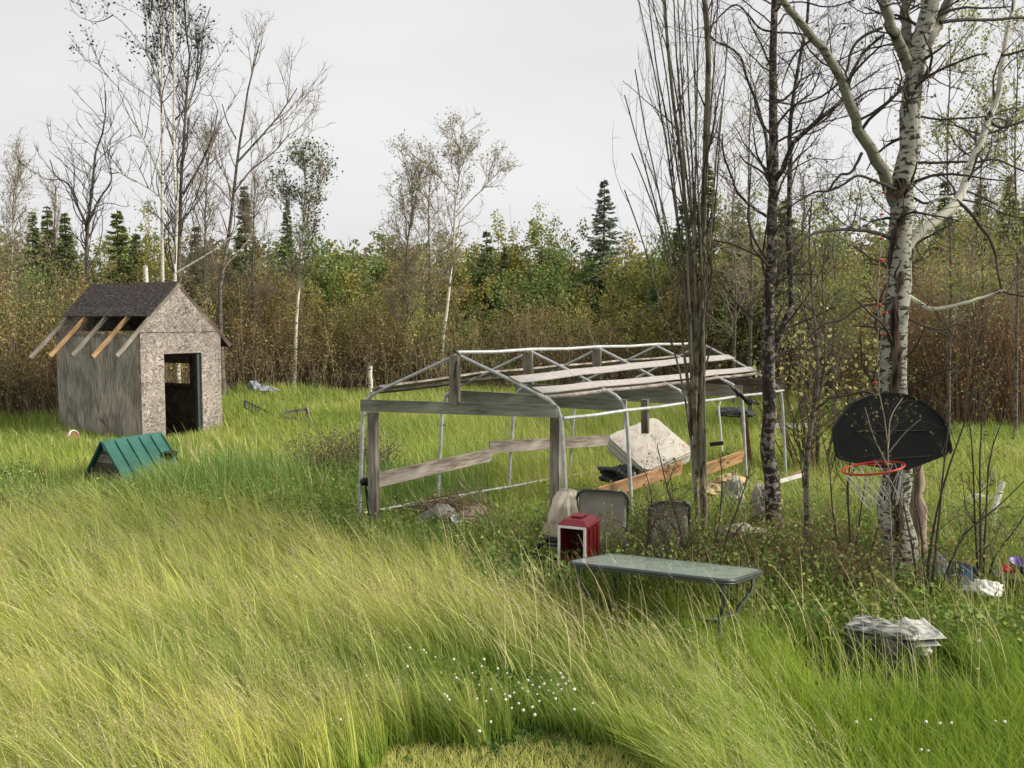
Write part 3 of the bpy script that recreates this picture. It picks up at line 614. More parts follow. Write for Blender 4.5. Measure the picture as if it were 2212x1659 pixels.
blob('pale_rubbish', aty(1598, 1148, 10.9), (.2, .12, .05), 'rag', 'pale rubbish heap in the weeds below the rag and the scabby trunk', 'rubbish', seed=33, crum=.9)
blob('dark_tarp', aty(1590, 893, 24), (.38, .3, .13), 'tarp', 'dark grey tarp heap in the field behind the shelter', 'tarp', seed=21, crum=.5)
blob('black_boot_bag', aty(1338, 1027, 14.2), (.26, .25, .12), 'black', 'black bag lying under the lower edge of the mattress', 'bag', seed=22, crum=.4)

# ================================================================== CHAIRS, RED CARRIER
def sling_chair(name, label, xl, xr, yt, yb, Y, yaw, wd_):
    c = aty((xl+xr)/2, yt, Y); t = thing(name, label, 'chair', (c[0], Y, 0), 'old sling chairs behind the table')
    ht = c[2]; M4 = Matrix.Translation(Vector((c[0], Y, 0)))@Matrix.Rotation(yaw, 4, 'Z')
    W_ = wd_/2
    prof = [(.0, ht), (.03, ht-.02), (.05, ht-.1), (.02, ht-.35), (-.06, ht-.6), (-.13, ht-.72)]   # y,z of the back sling (front = -y)
    V = []; Fs = []; n = 10
    for (y, z) in prof:
        for i in range(n+1):
            u = (i/n-.5)*2; V.append((u*W_*.96, y+.03*(1-u*u), z))
    for j in range(len(prof)-1):
        for i in range(n): a = j*(n+1)+i; Fs.append((a, a+1, a+n+2, a+n+1))
    o = pymesh('backrest', V, Fs, 'sling', t, frame=M4, smooth=True); s_ = o.modifiers.new('thick', 'SOLIDIFY'); s_.thickness = .012
    zs = ht-.72
    V = [(-W_*.95, -.13, zs), (W_*.95, -.13, zs), (W_*.95, -.4, zs-.02), (-W_*.95, -.4, zs-.02), (-W_*.95, -.6, zs+.02), (W_*.95, -.6, zs+.02)]
    o = pymesh('seat', V, [(0, 1, 2, 3), (3, 2, 5, 4)], 'sling', t, frame=M4, smooth=True); s_ = o.modifiers.new('thick', 'SOLIDIFY'); s_.thickness = .012
    for sg in (-1, 1):
        x = sg*W_
        q = MB().tube(resample([(sg*(W_-.08), .0, ht+.01), (x, .02, ht-.05), (x, .04, ht-.3), (x, -.05, ht-.6), (x, -.14, zs), (x, -.4, zs-.02), (x, -.62, zs+.02)], 18), .017, 8)
        pymesh('side_frame', q.v, q.f, 'frame', t, frame=M4, smooth=True)
        for yy, bb in ((-.1, .05), (-.58, -.66)):
            q = MB().tube([(x, yy, zs), (x*1.03, bb, 0)], .015, 8); pymesh('leg', q.v, q.f, 'frame', t, frame=M4, smooth=True)
        q = MB().tube(resample([(x*1.04, .02, zs+.3), (x*1.08, -.2, zs+.24), (x*1.08, -.55, zs+.23), (x*1.04, -.6, zs+.02)], 12), .018, 8); pymesh('armrest', q.v, q.f, 'frame', t, frame=M4, smooth=True)
    q = MB().tube([(-W_+.08, 0, ht+.01), (W_-.08, 0, ht+.01)], .015, 8); pymesh('top_rail', q.v, q.f, 'frame', t, frame=M4, smooth=True)
    return t
sling_chair('sling_chair', 'grey sling chair with rounded backrest behind the red carrier', 1243, 1358, 1062, 1170, 10.9, -.22, .6)
sling_chair('sling_chair', 'grey sling chair behind bare stems, right of the red carrier', 1403, 1492, 1086, 1195, 10.5, .15, .47)
drape('canvas_cover', [(1056, 1214, 1236), (1064, 1204, 1248), (1078, 1194, 1250), (1100, 1190, 1252), (1140, 1184, 1256), (1180, 1180, 1262)], 'cloth', 'beige canvas cover draped over something left of the grey chair', 'cover', 11.1, .22, 4, folds=9)
o = board('vinyl_flap', aty(1176, 1141, 10.7), aty(1216, 1150, 10.5), .13, .04, (0, .4, 1), 'tan'); tag(o, 'tan vinyl flap sticking out left of the red carrier', 'flap')
# red carrier
rc = aty(1250, 1165, 10.2); car = thing('pet_carrier', 'dark red plastic pet carrier with white door frame', 'carrier', (rc[0], 10.2, 0))
zc0, zc1 = .46, .93
RM = Matrix.Translation(Vector((rc[0]-.03, 10.15, 0)))@Matrix.Rotation(-.62, 4, 'Z')   # front face looks to -y local
ww, ll = .33, .42
mb = MB(); th = .012
mb.box(-ww/2, -ww/2+th, 0, ll, zc0, zc1-.06).box(ww/2-th, ww/2, 0, ll, zc0, zc1-.06).box(-ww/2+th, ww/2-th, ll-th, ll, zc0, zc1-.06).box(-ww/2+th, ww/2-th, 0, ll-th, zc0, zc0+th)
RM = Matrix.Translation(Vector(aty(1236, 1165, 9.9)*[1, 1, 0]))@Matrix.Rotation(-.42, 4, 'Z')
mb.build('shell', 'maroon', car, frame=RM)
mb = MB(); mb.add([(-ww/2-.01, -.01, zc1-.06), (ww/2+.01, -.01, zc1-.06), (ww/2+.01, ll+.01, zc1-.06), (-ww/2-.01, ll+.01, zc1-.06), (-ww/2+.05, .04, zc1), (ww/2-.05, .04, zc1), (ww/2-.05, ll-.04, zc1), (-ww/2+.05, ll-.04, zc1)], [(4, 5, 6, 7), (0, 1, 5, 4), (1, 2, 6, 5), (2, 3, 7, 6), (3, 0, 4, 7)])
lid_ = mb.build('lid', 'maroon', car, frame=RM, bevel=.008); MB().box(-.06, .06, .12, .3, zc1+.002, zc1+.025).build('handle', 'maroon', lid_, frame=RM, bevel=.006)
for y in (.1, .22, .34):
    MB().box(ww/2+.001, ww/2+.022, y-.04, y+.04, zc0+.08, zc1-.1).build('side_rib', 'maroon', car, frame=RM, bevel=.005)
MB().box(ww/2+.001, ww/2+.02, 0, ll, zc1-.08, zc1-.06).build('seam_flange', 'maroon', car, frame=RM)
MB().box(-ww/2+th+.002, ww/2-th-.002, ll-th-.02, ll-th-.003, zc0+.02, zc1-.08).build('interior_shade', 'maroondark', car, frame=RM)  # added sheet before the rear wall, paints the dark of the interior
hw = ww/2-.004; fz0, fz1 = .42, zc1-.065
MB().box(-hw, -hw+.026, -.02, -.001, fz0, fz1-.026).box(hw-.026, hw, -.02, -.001, fz0, fz1-.026).box(-hw, hw, -.02, -.001, fz1-.025, fz1).build('door_frame', 'white', car, frame=RM, label='white frame round the open front')
# tyre like black thing
ty = thing('folded_cart', 'black wheel and folded tubes left of the red carrier', 'cart', aty(1185, 1195, 10.2)*[1, 1, 0])
tcn = aty(1186, 1190, 10.2); mb = MB(); ring = [tcn+np.array([.15*math.cos(a), .07*math.cos(a), .13*math.sin(a)]) for a in np.linspace(0, 2*math.pi, 25)]
mb.tube(ring, .035, 8); mb.build('wheel', 'black', ty, smooth=True)
MB().tube([aty(1168, 1174, 10.2), aty(1185, 1168, 10.2), aty(1215, 1168, 10.1)], .018).tube([aty(1180, 1178, 10.1), aty(1215, 1177, 10.0)], .015).build('tube', 'black', ty, smooth=True)

# ================================================================== ROCK PILE
g = random.Random(3)
rk = [(920, 1138, .2, .13, 'grey flat stone at the left end of the rubble heap', 'rock'), (948, 1118, .24, .14, 'pale slab of stone near the top of the rubble heap', 'rock'), (985, 1150, .24, .1, 'broad pinkish grey stone at the foot of the rubble heap, under the can', 'rockp'),
      (1010, 1125, .17, .13, 'brown stone right of the blue can in the rubble heap', 'rockp'), (1035, 1140, .13, .14, 'upright buff stone at the right end of the rubble heap', 'rock'), (968, 1135, .15, .12, 'small grey stone directly left of the blue can', 'rock'), (1022, 1108, .15, .09, 'dark pinkish stone on top right of the rubble heap', 'rockp')]
for i, (x, y, rx, rz, lb, m) in enumerate(rk):
    blob('rubble_stone', aty(x, y-4, 12.9+.05*i), (rx*1.15, .2, rz*1.15), m, lb, 'stone', 'stones in the rubble heap', seed=40+i, n=8)
cn = thing('paint_can', 'pale blue can lying on the rubble heap', 'can', aty(985, 1130, 12.8))
tl = Matrix.Rotation(.2, 3, 'Y')@Matrix.Rotation(.5, 3, 'X')
lathe(MB(), WL[cn.name], [(.001, -.08), (.075, -.08), (.075, .07), (.001, .07)], tilt=tl).build('body', 'blue', cn, smooth=False)
lathe(MB(), WL[cn.name], [(.078, .06), (.084, .06), (.084, .085), (.06, .085)], tilt=tl).build('rim', 'white', cn)
# brushwood heap
n_ = 420; c = np.stack([g_ for g_ in (rng.normal(0, .42, n_), rng.normal(0, .3, n_), np.abs(rng.normal(0, .15, n_)))], 1); c += aty(985, 1150, 13.25)*[1, 1, 0]
d = rng.normal(size=(n_, 3)); d[:, 2] *= .35; d /= np.linalg.norm(d, axis=1, keepdims=True); ln = rng.uniform(.15, .45, (n_, 1))
P = np.stack([c-d*ln, c+rng.normal(size=c.shape)*.02, c+d*ln], 1); P[..., 2] = np.maximum(P[..., 2], .01)+.25*np.exp(-((P[..., 0]-c[:, 0].mean())**2)/.3); R = np.tile([.006, .005, .003], (n_, 1))
V, Q = tubes(P, R, 3); tag(npmesh('brushwood', V, Q, 'stem', col=leafcols(n_, [(.12, .07, .05), (.2, .13, .09), (.3, .22, .16)], .2, per=9)), 'reddish brown dead brushwood around the rubble heap', 'brushwood', kind='stuff')
for i, (pts) in enumerate(([(985, 1035), (1045, 1098)], [(1012, 1100), (1044, 1050)], [(1040, 1060), (1072, 1095)], [(905, 1075), (950, 1118)])):
    o = MB().tube(pxs(pts, 12.6), .008, 5).build('dry_stick', 'bare'); tag(o, ['thin dry stick slanting down into the rubble heap from the base pipe', 'pale stick standing up from the rubble stones', 'pale stick sloping down right of the rubble', 'thin stick left of the rubble heap, crossing a shelter leg'][i], 'stick', 'sticks on the rubble heap')

# ================================================================== GLASS TABLE
a_, b_, g_ = -.548, -.036, -.137
Rz = Matrix.Rotation(a_, 4, 'Z')@Matrix.Rotation(b_, 4, 'Y')@Matrix.Rotation(g_, 4, 'X'); TM = Matrix.Translation((1.491, 8.844, .714))@Rz
tb = thing('patio_table', 'glass topped patio table with dark green frame and curved legs', 'table', (1.491, 8.844, 0))
TL, TW = 1.66, 1.04
def slabpts(pts, z0, z1, mb, s=1):
    k = len(mb.v); n = len(pts); mb.v += [(x, y, z0) for x, y in pts]+[(x, y, z1) for x, y in pts]
    mb.f.append(tuple(k+i for i in range(n))[::-1]); mb.f.append(tuple(k+n+i for i in range(n)))
    for i in range(n): j = (i+1) % n; mb.f.append((k+i, k+j, k+n+j, k+n+i))
mb = MB(); slabpts(roundbox(TL-.05, TW-.05, 0, .12, 8), -.003, .003, mb); gt_ = mb.build('glass_top', 'glass', tb, frame=TM)
pts = roundbox(TL-.03, TW-.03, 0, .13, 8); mb = MB(); P = [(x, y, -.012) for x, y in pts]+[(pts[0][0], pts[0][1], -.012)]
mb.tube(P, .02, 8, cap=False); P = [(x*1.004, y*1.006, -.036) for x, y in pts]+[(pts[0][0]*1.004, pts[0][1]*1.006, -.036)]; mb.tube(P, .011, 6, cap=False); mb.build('rim', 'framegrey', gt_, frame=TM, smooth=True)
for sx in (-1, 1):
    for sy in (-1, 1):
        q = MB().tube(resample([(sx*(TL/2-.12), sy*(TW/2-.06), -.03), (sx*(TL/2-.1), sy*(TW/2-.1), -.18), (sx*(TL/2-.2), sy*(TW/2-.28), -.42), (sx*(TL/2-.14), sy*(TW/2-.16), -.68), (sx*(TL/2-.08), sy*(TW/2-.1), -.74)], 14), .02, 8); q.build('leg', 'framegrey', tb, frame=TM, smooth=True)
for sx in (-1, 1):
    q = MB().tube(resample([(sx*(TL/2-.2), -(TW/2-.28), -.42), (sx*(TL/2-.36), 0, -.46), (sx*(TL/2-.2), (TW/2-.28), -.42)], 10), .017, 8); q.build('stretcher', 'framegrey', tb, frame=TM, smooth=True)
MB().tube([(-(TL/2-.34), 0, -.46), ((TL/2-.34), 0, -.46)], .016, 8).build('stretcher', 'framegrey', tb, frame=TM, smooth=True)

# ================================================================== MARBLED BOX
bx = atz(1925, 1425, 0); mbx = thing('marbled_bench', 'dark grey marbled vinyl box bench half sunk in grass', 'bench', bx)
c1 = atz(1822, 1352, .38); c2 = atz(1978, 1380, .38); c3 = atz(1862, 1322, .38)
e1 = Vector(c2-c1); e2 = Vector(c3-c1)*1.0; e2 = (e2-e2.dot(e1.normalized())*e1.normalized()).normalized()*.36
Lx = e1.length; BM = frameof(Vector(c1), e1, e2)
def pillow(mb, lx, ly, z0, z1, bul=.02, nx=22, ny=10, seed=0, lump=.008):
    g = np.random.default_rng(seed); ph = g.uniform(0, 6, 6); kk = g.normal(size=(6, 2))*9
    k = len(mb.v); 
    for s, zc in ((0, z0), (1, z1)):
        for i in range(nx+1):
            for j in range(ny+1):
                u, v = i/nx, j/ny; ed = min(u, 1-u)*lx, min(v, 1-v)*ly; e = min(1, min(ed)/.035); rd = .03*(1-math.sqrt(max(0, 1-(1-e)**2)))
                lp = sum(math.sin(kk[q][0]*u+kk[q][1]*v+ph[q]) for q in range(6))*lump
                mb.v.append((u*lx+(.5-u)*.0, v*ly, zc-(rd if s else -rd)+(lp*e if s else 0)+(bul*math.sin(u*math.pi)*math.sin(v*math.pi) if s else 0)))
    n = (nx+1)*(ny+1)
    for s in (0, 1):
        for i in range(nx):
            for j in range(ny):
                a = k+s*n+i*(ny+1)+j; q = (a, a+ny+1, a+ny+2, a+1); mb.f.append(q if s else q[::-1])
    b0 = [i*(ny+1) for i in range(nx+1)]+[nx*(ny+1)+j for j in range(1, ny+1)]+[i*(ny+1)+ny for i in range(nx-1, -1, -1)]+[j for j in range(ny-1, 0, -1)]
    for i in range(len(b0)): j = (i+1) % len(b0); mb.f.append((k+b0[i], k+b0[j], k+n+b0[j], k+n+b0[i]))
    return mb
pillow(MB(), Lx, .36, -.05, .02, .015, lump=.004).build('lid', 'marble', mbx, frame=BM, smooth=True)
MB().box(.02, Lx-.02, .02, .34, -.45, -.052).build('box', 'marbledark', mbx, frame=BM, bevel=.02)
pz = atz(1975, 1368, .37); mw = thing('folded_cushion', 'pale marbled folded cushion on the right end of the bench', 'cushion', pz)
CM = frameof(Vector(atz(1982, 1388, .32)), Vector((.42, .06, 0)), Vector((-.1, .3, .05)))
pillow(MB(), .27, .34, .0, .05, .02, 14, 10, 3, .008).build('upper_fold', 'marblew', mw, frame=CM, smooth=True)
pillow(MB(), .25, .32, -.07, -.015, .0, 14, 10, 5, .004).build('lower_fold', 'marblew', mw, frame=CM@Matrix.Translation((-.02, 0, 0)), smooth=True)
# grey weathered scrap
blob('paper_scrap', atz(1995, 1405, .2), (.05, .03, .06), 'white', 'small pale scrap under the right end of the bench', 'scrap', seed=50, crum=.5)

# ================================================================== JUNK AT THE RIGHT EDGE
yb_ = 11.0
yq = 9.9; bt = thing('storage_tub', 'upturned dark blue plastic tub in the weeds right of the poplar', 'tub', aty(2083, 1245, 9.9)*[1, 1, 0]); TMx = Matrix.Translation(Vector(aty(2083, 1240, 9.9))+Vector((0, 0, -.02)))@Matrix.Rotation(.5, 4, 'Z')@Matrix.Rotation(.35, 4, 'Y')
mb = MB(); p0 = roundbox(.42, .3, 0, .06); p1 = roundbox(.34, .24, 0, .05); n_ = len(p0); mb.v += [(x, y, -.13) for x, y in p0]+[(x, y, .12) for x, y in p1]; mb.f += [(i, (i+1) % n_, n_+(i+1) % n_, n_+i) for i in range(n_)]+[tuple(range(n_, 2*n_))]; mb.build('body', 'bluetub', bt, frame=TMx)
mb = MB(); P = [(x, y, -.13) for x, y in p0]; mb.tube(P+[P[0]], .013, 6, cap=False); mb.build('lip', 'bluetub', bt, frame=TMx)
blob('white_bag', aty(2018, 1228, 9.8), (.1, .08, .12), 'bag', 'crumpled whitish bag between the poplar and the blue tub', 'bag', seed=60, crum=.6)
blob('white_rubbish', aty(2125, 1275, 9.4), (.14, .1, .07), 'white', 'white plastic rubbish below the blue tub', 'rubbish', seed=61, crum=.9)
gt = thing('round_tub', 'shallow grey tub at the right edge holding toys', 'tub', aty(2200, 1260, 9.9)*[1, 1, 0]); lathe(MB(), aty(2200, 1255, 9.9), [(.001, -.13), (.2, -.13), (.25, .06), (.27, .07), (.26, .08), (.235, .05), (.19, -.11), (.001, -.11)], 28).build('body', 'greytub', gt, smooth=True)
pb_ = thing('purple_bowl', 'purple plastic bowl resting on the grey tub', 'bowl', aty(2204, 1222, 9.9)); lathe(MB(), WL[pb_.name], [(.001, -.06), (.07, -.06), (.12, .05), (.125, .05), (.11, .045), (.06, -.045), (.001, -.045)], 24, tilt=Matrix.Rotation(.25, 3, 'X')).build('body', 'purple', pb_, smooth=True)
blob('red_toy', aty(2175, 1230, 9.85), (.06, .05, .045), 'redtoy', 'small red plastic toy on the left rim of the grey tub', 'toy', seed=63)
wc = thing('broken_chair', 'toppled white plastic chair shell in the weeds at right', 'chair', aty(2130, 1100, 14)*[1, 1, 0])
mb = MB(); arc = resample(pxs([(2098, 1118), (2104, 1090), (2120, 1078), (2140, 1080), (2165, 1090), (2178, 1097)], 14), 14)
V = []; Fs = []
for i, c in enumerate(arc): V += [c+[0, 0, .03], c+[.02, .3, .03], c+[.02, .3, 0], c+[0, 0, 0]]
for i in range(13):
    for j in range(4): k = (j+1) % 4; Fs.append((i*4+j, i*4+k, i*4+4+k, i*4+4+j))
mb.add(V, Fs); mb.build('shell', 'white', wc, smooth=False); MB().tube(pxs([(2100, 1120), (2096, 1150), (2100, 1185)], 14), .02).build('leg', 'white', wc); MB().tube(pxs([(2112, 1095), (2125, 1088), (2150, 1100), (2176, 1103)], 13.9), .014).build('arm', 'white', wc)
o = board('grey_sheet', aty(2092, 1085, 15), aty(2140, 1030, 16.5), .32, .03, (.5, -.2, .6), 'tarp'); tag(o, 'grey board tilted in the grass behind the white chair shell', 'board')
o = MB().tube(pxs([(2146, 1200), (2142, 1150), (2147, 1100)], 12.2)+[aty(2160, 1062, 12.3), aty(2166, 1040, 12.3)], [.04, .045, .04, .04, .035], 9).build('broken_birch', 'birch'); tag(o, 'broken white birch trunk beside the toppled chair', 'tree trunk')

# ================================================================== BACKBOARD
BY = 9.45
BO = [(1798, 927), (1800, 950), (1804, 976), (1807, 986), (1814.5, 993), (1854, 1002), (1900, 1010), (1955, 1016), (2000, 1000), (2054, 979), (2057, 972), (2055, 960), (2052, 948), (2047, 917), (2037, 902), (2025, 889), (1997, 868), (1966, 853), (1945, 849), (1920, 847), (1898, 849), (1879, 853), (1844, 868), (1820, 893), (1807, 912)]
bb = thing('basketball_hoop', 'black fan shaped basketball backboard with red rim on the poplar', 'basketball hoop', aty(1930, 1000, BY))
bc0 = aty(1928, 935, BY); n_ = len(BO)
W2 = [aty(x, y, BY) for x, y in BO]
def scl(k, dy): return [bc0+(p-bc0)*k+np.array([0, dy, 0]) for p in W2]
mb = MB(); r0 = scl(1, .03); r1 = scl(1, -.015); r2 = scl(.955, -.015); r3 = scl(.94, 0.0)
mb.v += [tuple(p) for rr in (r0, r1, r2, r3) for p in rr]
for j in range(3):
    for i in range(n_): i2 = (i+1) % n_; mb.f.append((j*n_+i, j*n_+i2, (j+1)*n_+i2, (j+1)*n_+i))
mb.f.append(tuple(3*n_+i for i in range(n_))); mb.f.append(tuple(range(n_))[::-1]); mb.build('panel', 'board', bb)
mb = MB()
for (a, b2) in (((1850, 932), (2000, 930)), ((1880, 995), (2010, 985))): mb.tube(pxs([a, b2], BY-.005), .008, 6)
mb.build('moulded_rib', 'black', bb)
Rc = aty(1886, 1011, BY-.3); rr_ = 64*Rc[1]/F0
tilt = Matrix.Rotation(-.17, 3, 'Y')
def rimpt(a, rad=rr_, dz=0, cx=0): v = tilt@Vector((rad*math.cos(a), rad*.98*math.sin(a), dz)); return np.array(Rc)+np.array(v)+np.array([cx, 0, 0])
mb = MB(); mb.tube([rimpt(a) for a in np.linspace(0, 2*math.pi, 41)], .011, 8, cap=False); rim_ = mb.build('rim', 'red', bb, smooth=True)
MB().tube([rimpt(1.0), aty(1925, 1003, BY-.02)], .01).tube([rimpt(1.7), aty(1905, 1005, BY-.02)], .01).build('bracket', 'red', bb)
mb = MB(); nst = 12
for s in (-1, 1):
    for i in range(nst):
        pts = []
        for j in range(7):
            t = j/6; a = 2*math.pi*(i/nst)+s*t*math.pi/nst*3; rad = rr_*(1-.45*t**.8); sway = np.array([.06*t+.02*math.sin(a*2+i), 0, 0]); pts.append(rimpt(a, rad, -.36*t*(1+.12*math.sin(i*1.7)))+sway+rng.normal(size=3)*.006*t)
        mb.tube(pts, .0035, 4)
mb.build('net', 'net', rim_)
# ================================================================== TREES
def stick_mesh(name, PR, sides, m, parent, g=None, col=None):
    V = []; Q = []; k = 0; Cc = []
    for (P, R) in PR:
        v, q = tubes(P, R, sides); V.append(v); Q.append(q+k); k += len(v)
    V = np.concatenate(V); Q = np.concatenate(Q)
    c = None
    if col is not None: c = np.tile(np.array(col), (len(V), 1))
    return npmesh(name, V, Q, m, parent, col=c)
def bare_tree(name, label, cat, mains, levels, trunkmat, twigmat, seed, group=None, leaf=None, K=18, sides=12, limbmat=None, ntrunk=1, wob=.01, thin=.0):
    """mains: list of (world points, r0, r1)"""
    g = np.random.default_rng(seed)
    base = mains[0][0][0]; t = thing(name, label, cat, (base[0], base[1], 0), group)
    PR = []
    for i, (pts, r0, r1) in enumerate(mains):
        P = resample(pts, K, wob*(r0*12), g); s = np.linspace(0, 1, K); R = r0+(r1-r0)*s
        if i == 0: R = R*(1+.35*np.exp(-s*K*.7))
        PR.append((P[None], R[None]))
    tp = PR[:ntrunk]; lp = PR[ntrunk:]
    stick_mesh('trunk', tp, sides, trunkmat, t)
    for (P, R) in lp: stick_mesh('limb', [(P, R)], 8, (limbmat or trunkmat) if R[0, 0] > thin else twigmat, t)
    if len(PR) == 0: return t
    allP = np.concatenate([p for p, r in PR]); allR = np.concatenate([r for p, r in PR])
    prevP, prevR = allP, allR; tw = []; last = None; fine = []
    for li, lv in enumerate(levels):
        P, R = grow(prevP, prevR, lv['n'], lv.get('t0', .3), lv.get('t1', 1), lv['l'][0], lv['l'][1], lv.get('a', .8), lv.get('up', .3), lv.get('w', .3), lv.get('rf', .45), lv.get('K', 6), g, lv.get('tip', .35), lv.get('tl', .5), minr=lv.get('mr', .003), rmax=lv.get('rm', .02))
        tw.append((P, R)); 
        if lv.get('only', True): prevP, prevR = P, R
        last = P
    big = tw[:-1] if len(tw) > 1 else []
    for (P, R) in []: pass
    V = []; Q = []; k = 0
    for i, (P, R) in enumerate(tw):
        v, q = tubes(P, R, 5 if i == 0 else 3); V.append(v); Q.append(q+k); k += len(v)
    npmesh('branches', np.concatenate(V), np.concatenate(Q), twigmat, t)
    if leaf:
        c = onbranch(last, leaf['n'], g, .2, leaf.get('jit', .05))
        if 'clip' in leaf: c = c[leaf['clip'](c)]
        V, Q = leafquads(c, leaf['s'], .6, g); npmesh('leaves', V, Q, 'leaf', t, col=leafcols(len(c), leaf['c'], leaf.get('var', .2), g), smooth=False)
    return t
def pm(pts, Y, w0, w1, dy=None, base=None):
    P = pxs(pts, Y, dy)
    if base is not None: P[0][2] = 0
    return (P, w0/2*Y/F0, w1/2*Y/F0)
# --- big poplar on the right
PY = 9.9
mains = [pm([(1950, 1315), (1944, 1200), (1937, 1080), (1934, 950), (1935, 850), (1937, 760), (1937, 700), (1939, 587), (1944, 500), (1950, 420), (1956, 361), (1967, 226), (1975, 150), (1985, 95), (2000, 30), (2010, -60), (2020, -200)], PY, 70, 30, base=1),
 pm([(1934, 440), (1912, 385), (1880, 325), (1857, 289), (1840, 240), (1826, 194), (1800, 140), (1771, 99), (1726, 50), (1690, 0), (1660, -60)], PY, 27, 11, [0, -.1, -.2, -.3, -.4, -.5, -.6, -.7, -.8, -.9, -1]),
 pm([(1950, 548), (1985, 500), (2011, 483), (2040, 462), (2065, 438), (2085, 400), (2094, 365), (2115, 315), (2130, 271), (2148, 230), (2158, 195), (2167, 113), (2180, 50), (2192, -10)], PY, 24, 9, [0, 0, .05, .1, .2, .3, .35, .4, .5, .6, .6, .7, .8, .9]),
 pm([(1966, 150), (1950, 115), (1930, 70), (1915, 30), (1902, -15), (1893, -80)], PY, 25, 16, [0, -.1, -.2, -.25, -.3, -.4]),
 pm([(1975, 140), (1962, 100), (1958, 50), (1954, 0), (1950, -80)], PY, 24, 18, [0, .1, .15, .2, .3]),
 pm([(1985, 125), (2008, 80), (2030, 42), (2045, 10), (2055, -40)], PY, 30, 18, [0, 0, .1, .1, .2]),
 pm([(1950, 630), (1985, 655), (2015, 668), (2050, 664), (2092, 652), (2130, 640), (2170, 627)], PY, 11, 5, [0, -.1, -.3, -.4, -.5, -.5, -.6]),
 pm([(2066, 432), (2092, 455), (2115, 485), (2140, 520), (2152, 560), (2158, 600), (2168, 630), (2212, 640)], PY+.15, 8, 4, [0, 0, 0, -.1, -.1, -.2, -.2, -.3]),
 pm([(1930, 516), (1880, 500), (1821, 496), (1767, 501), (1740, 515), (1717, 537), (1680, 555)], PY, 9, 4, [0, -.2, -.5, -.7, -.8, -.9, -1]),
 pm([(1990, 498), (1995, 465), (2010, 440), (2040, 425), (2062, 430)], PY, 7, 5),
 pm([(2030, 48), (2080, 43), (2130, 43), (2212, 38)], PY, 8, 6, [0, .1, .3, .5]),
 pm([(1980, 250), (2030, 258), (2070, 256), (2128, 252)], PY+.2, 5, 4),
 pm([(1975, 350), (2010, 352), (2060, 350), (2110, 350), (2150, 345), (2212, 370)], PY+.5, 6, 4),
 pm([(1970, 425), (2000, 440), (2030, 428), (2090, 415), (2150, 440)], PY+.4, 6, 4),
 pm([(1935, 410), (1875, 385), (1850, 380), (1820, 400), (1790, 412), (1760, 415), (1700, 450)], PY-.3, 7, 3),
 pm([(1862, 330), (1850, 355), (1835, 375), (1815, 378), (1790, 410)], PY-.3, 7, 4),
 pm([(1905, 60), (1870, 75), (1840, 105), (1826, 160), (1780, 205), (1720, 225), (1650, 215)], PY-.5, 7, 3),
 pm([(2128, 255), (2160, 275), (2190, 268), (2230, 255)], PY+.5, 7, 5),
 pm([(2165, 120), (2190, 115), (2220, 105)], PY+.6, 6, 5),
 pm([(1925, 655), (1860, 662), (1820, 690), (1780, 700), (1740, 735)], PY-.1, 5, 3),
 pm([(1965, 690), (2000, 705), (2040, 712), (2070, 700), (2110, 720)], PY-.1, 5, 3)]
pop = bare_tree('poplar_tree', 'thick pale poplar with dark fissured bark patches carrying the backboard', 'tree', mains,
    [dict(n=170, l=(.5, 1.3), a=.95, up=.15, w=.5, rf=.35, K=7, mr=.004, t0=.25, tl=.3), dict(n=900, l=(.25, .7), a=.9, up=.2, w=.6, rf=.6, K=5, mr=.0025, t0=.2), dict(n=2600, l=(.08, .28), a=.9, up=.15, w=.5, rf=.7, K=4, mr=.0018, t0=.2)], 'poplar', 'twig', 11, K=22, sides=20, limbmat='limb', thin=.026,
    leaf=dict(n=420, s=.045, c=[(.16, .18, .05), (.1, .12, .04)], jit=.02))
for ch in pop.children:
    if ch.name.startswith('limb') and ch.data.materials and ch.name in ('limb.001', 'limb.005', 'limb.008'): ch.data.materials[0] = M['limbpale']
def bark_patch(cl, wds, seed, m='patch'):
    g = np.random.default_rng(seed); C_ = resample([(x, y, 0) for x, y in cl], 26); W_ = np.interp(np.linspace(0, 1, 26), np.linspace(0, 1, len(wds)), wds); V = []; nw = 9
    tc_ = [(1950, 1315, 70), (1937, 1080, 62), (1935, 850, 62), (1937, 700, 60), (1939, 587, 58), (1944, 500, 56), (1950, 420, 52), (1956, 361, 48), (1967, 226, 46), (1985, 95, 44)][::-1]
    ys = [t[1] for t in tc_]
    for j in range(26):
        cx_, py, _ = C_[j]; tx_ = np.interp(py, ys, [t[0] for t in tc_]); tw_ = np.interp(py, ys, [t[2] for t in tc_])/2*1.02
        for i in range(nw):
            u = (i/(nw-1)-.5); q = cx_+u*W_[j]*(1+.35*g.normal()*(i in (0, nw-1)))-tx_; q = max(-tw_*.97, min(tw_*.97, q)); dep = math.sqrt(tw_**2-q*q)/F0*PY
            V.append(aty(tx_+q, py, PY-dep-.004-.008*(1-(2*u)**2)*g.uniform(.3, 1)))
    ix = np.arange(26*nw).reshape(26, nw); Q = np.stack([ix[:-1, :-1], ix[1:, :-1], ix[1:, 1:], ix[:-1, 1:]], -1).reshape(-1, 4)
    npmesh('bark_patch', V, Q, m, pop, smooth=True, label='dark fissured patch of bark')
M['patch'] = plain('fissured_bark', (.12, .085, .065), .95, .5, 9, bump=.8, vec=(2.5, 2.5, .5), col2=(.018, .013, .01), lo=.38, hi=.62, spec=.1)
bark_patch([(1958, 452), (1941, 484), (1932, 512), (1926, 540), (1922, 575)], [8, 20, 17, 14, 3], 1)
bark_patch([(1948, 586), (1943, 612), (1938, 637)], [8, 18, 14, 4], 2)
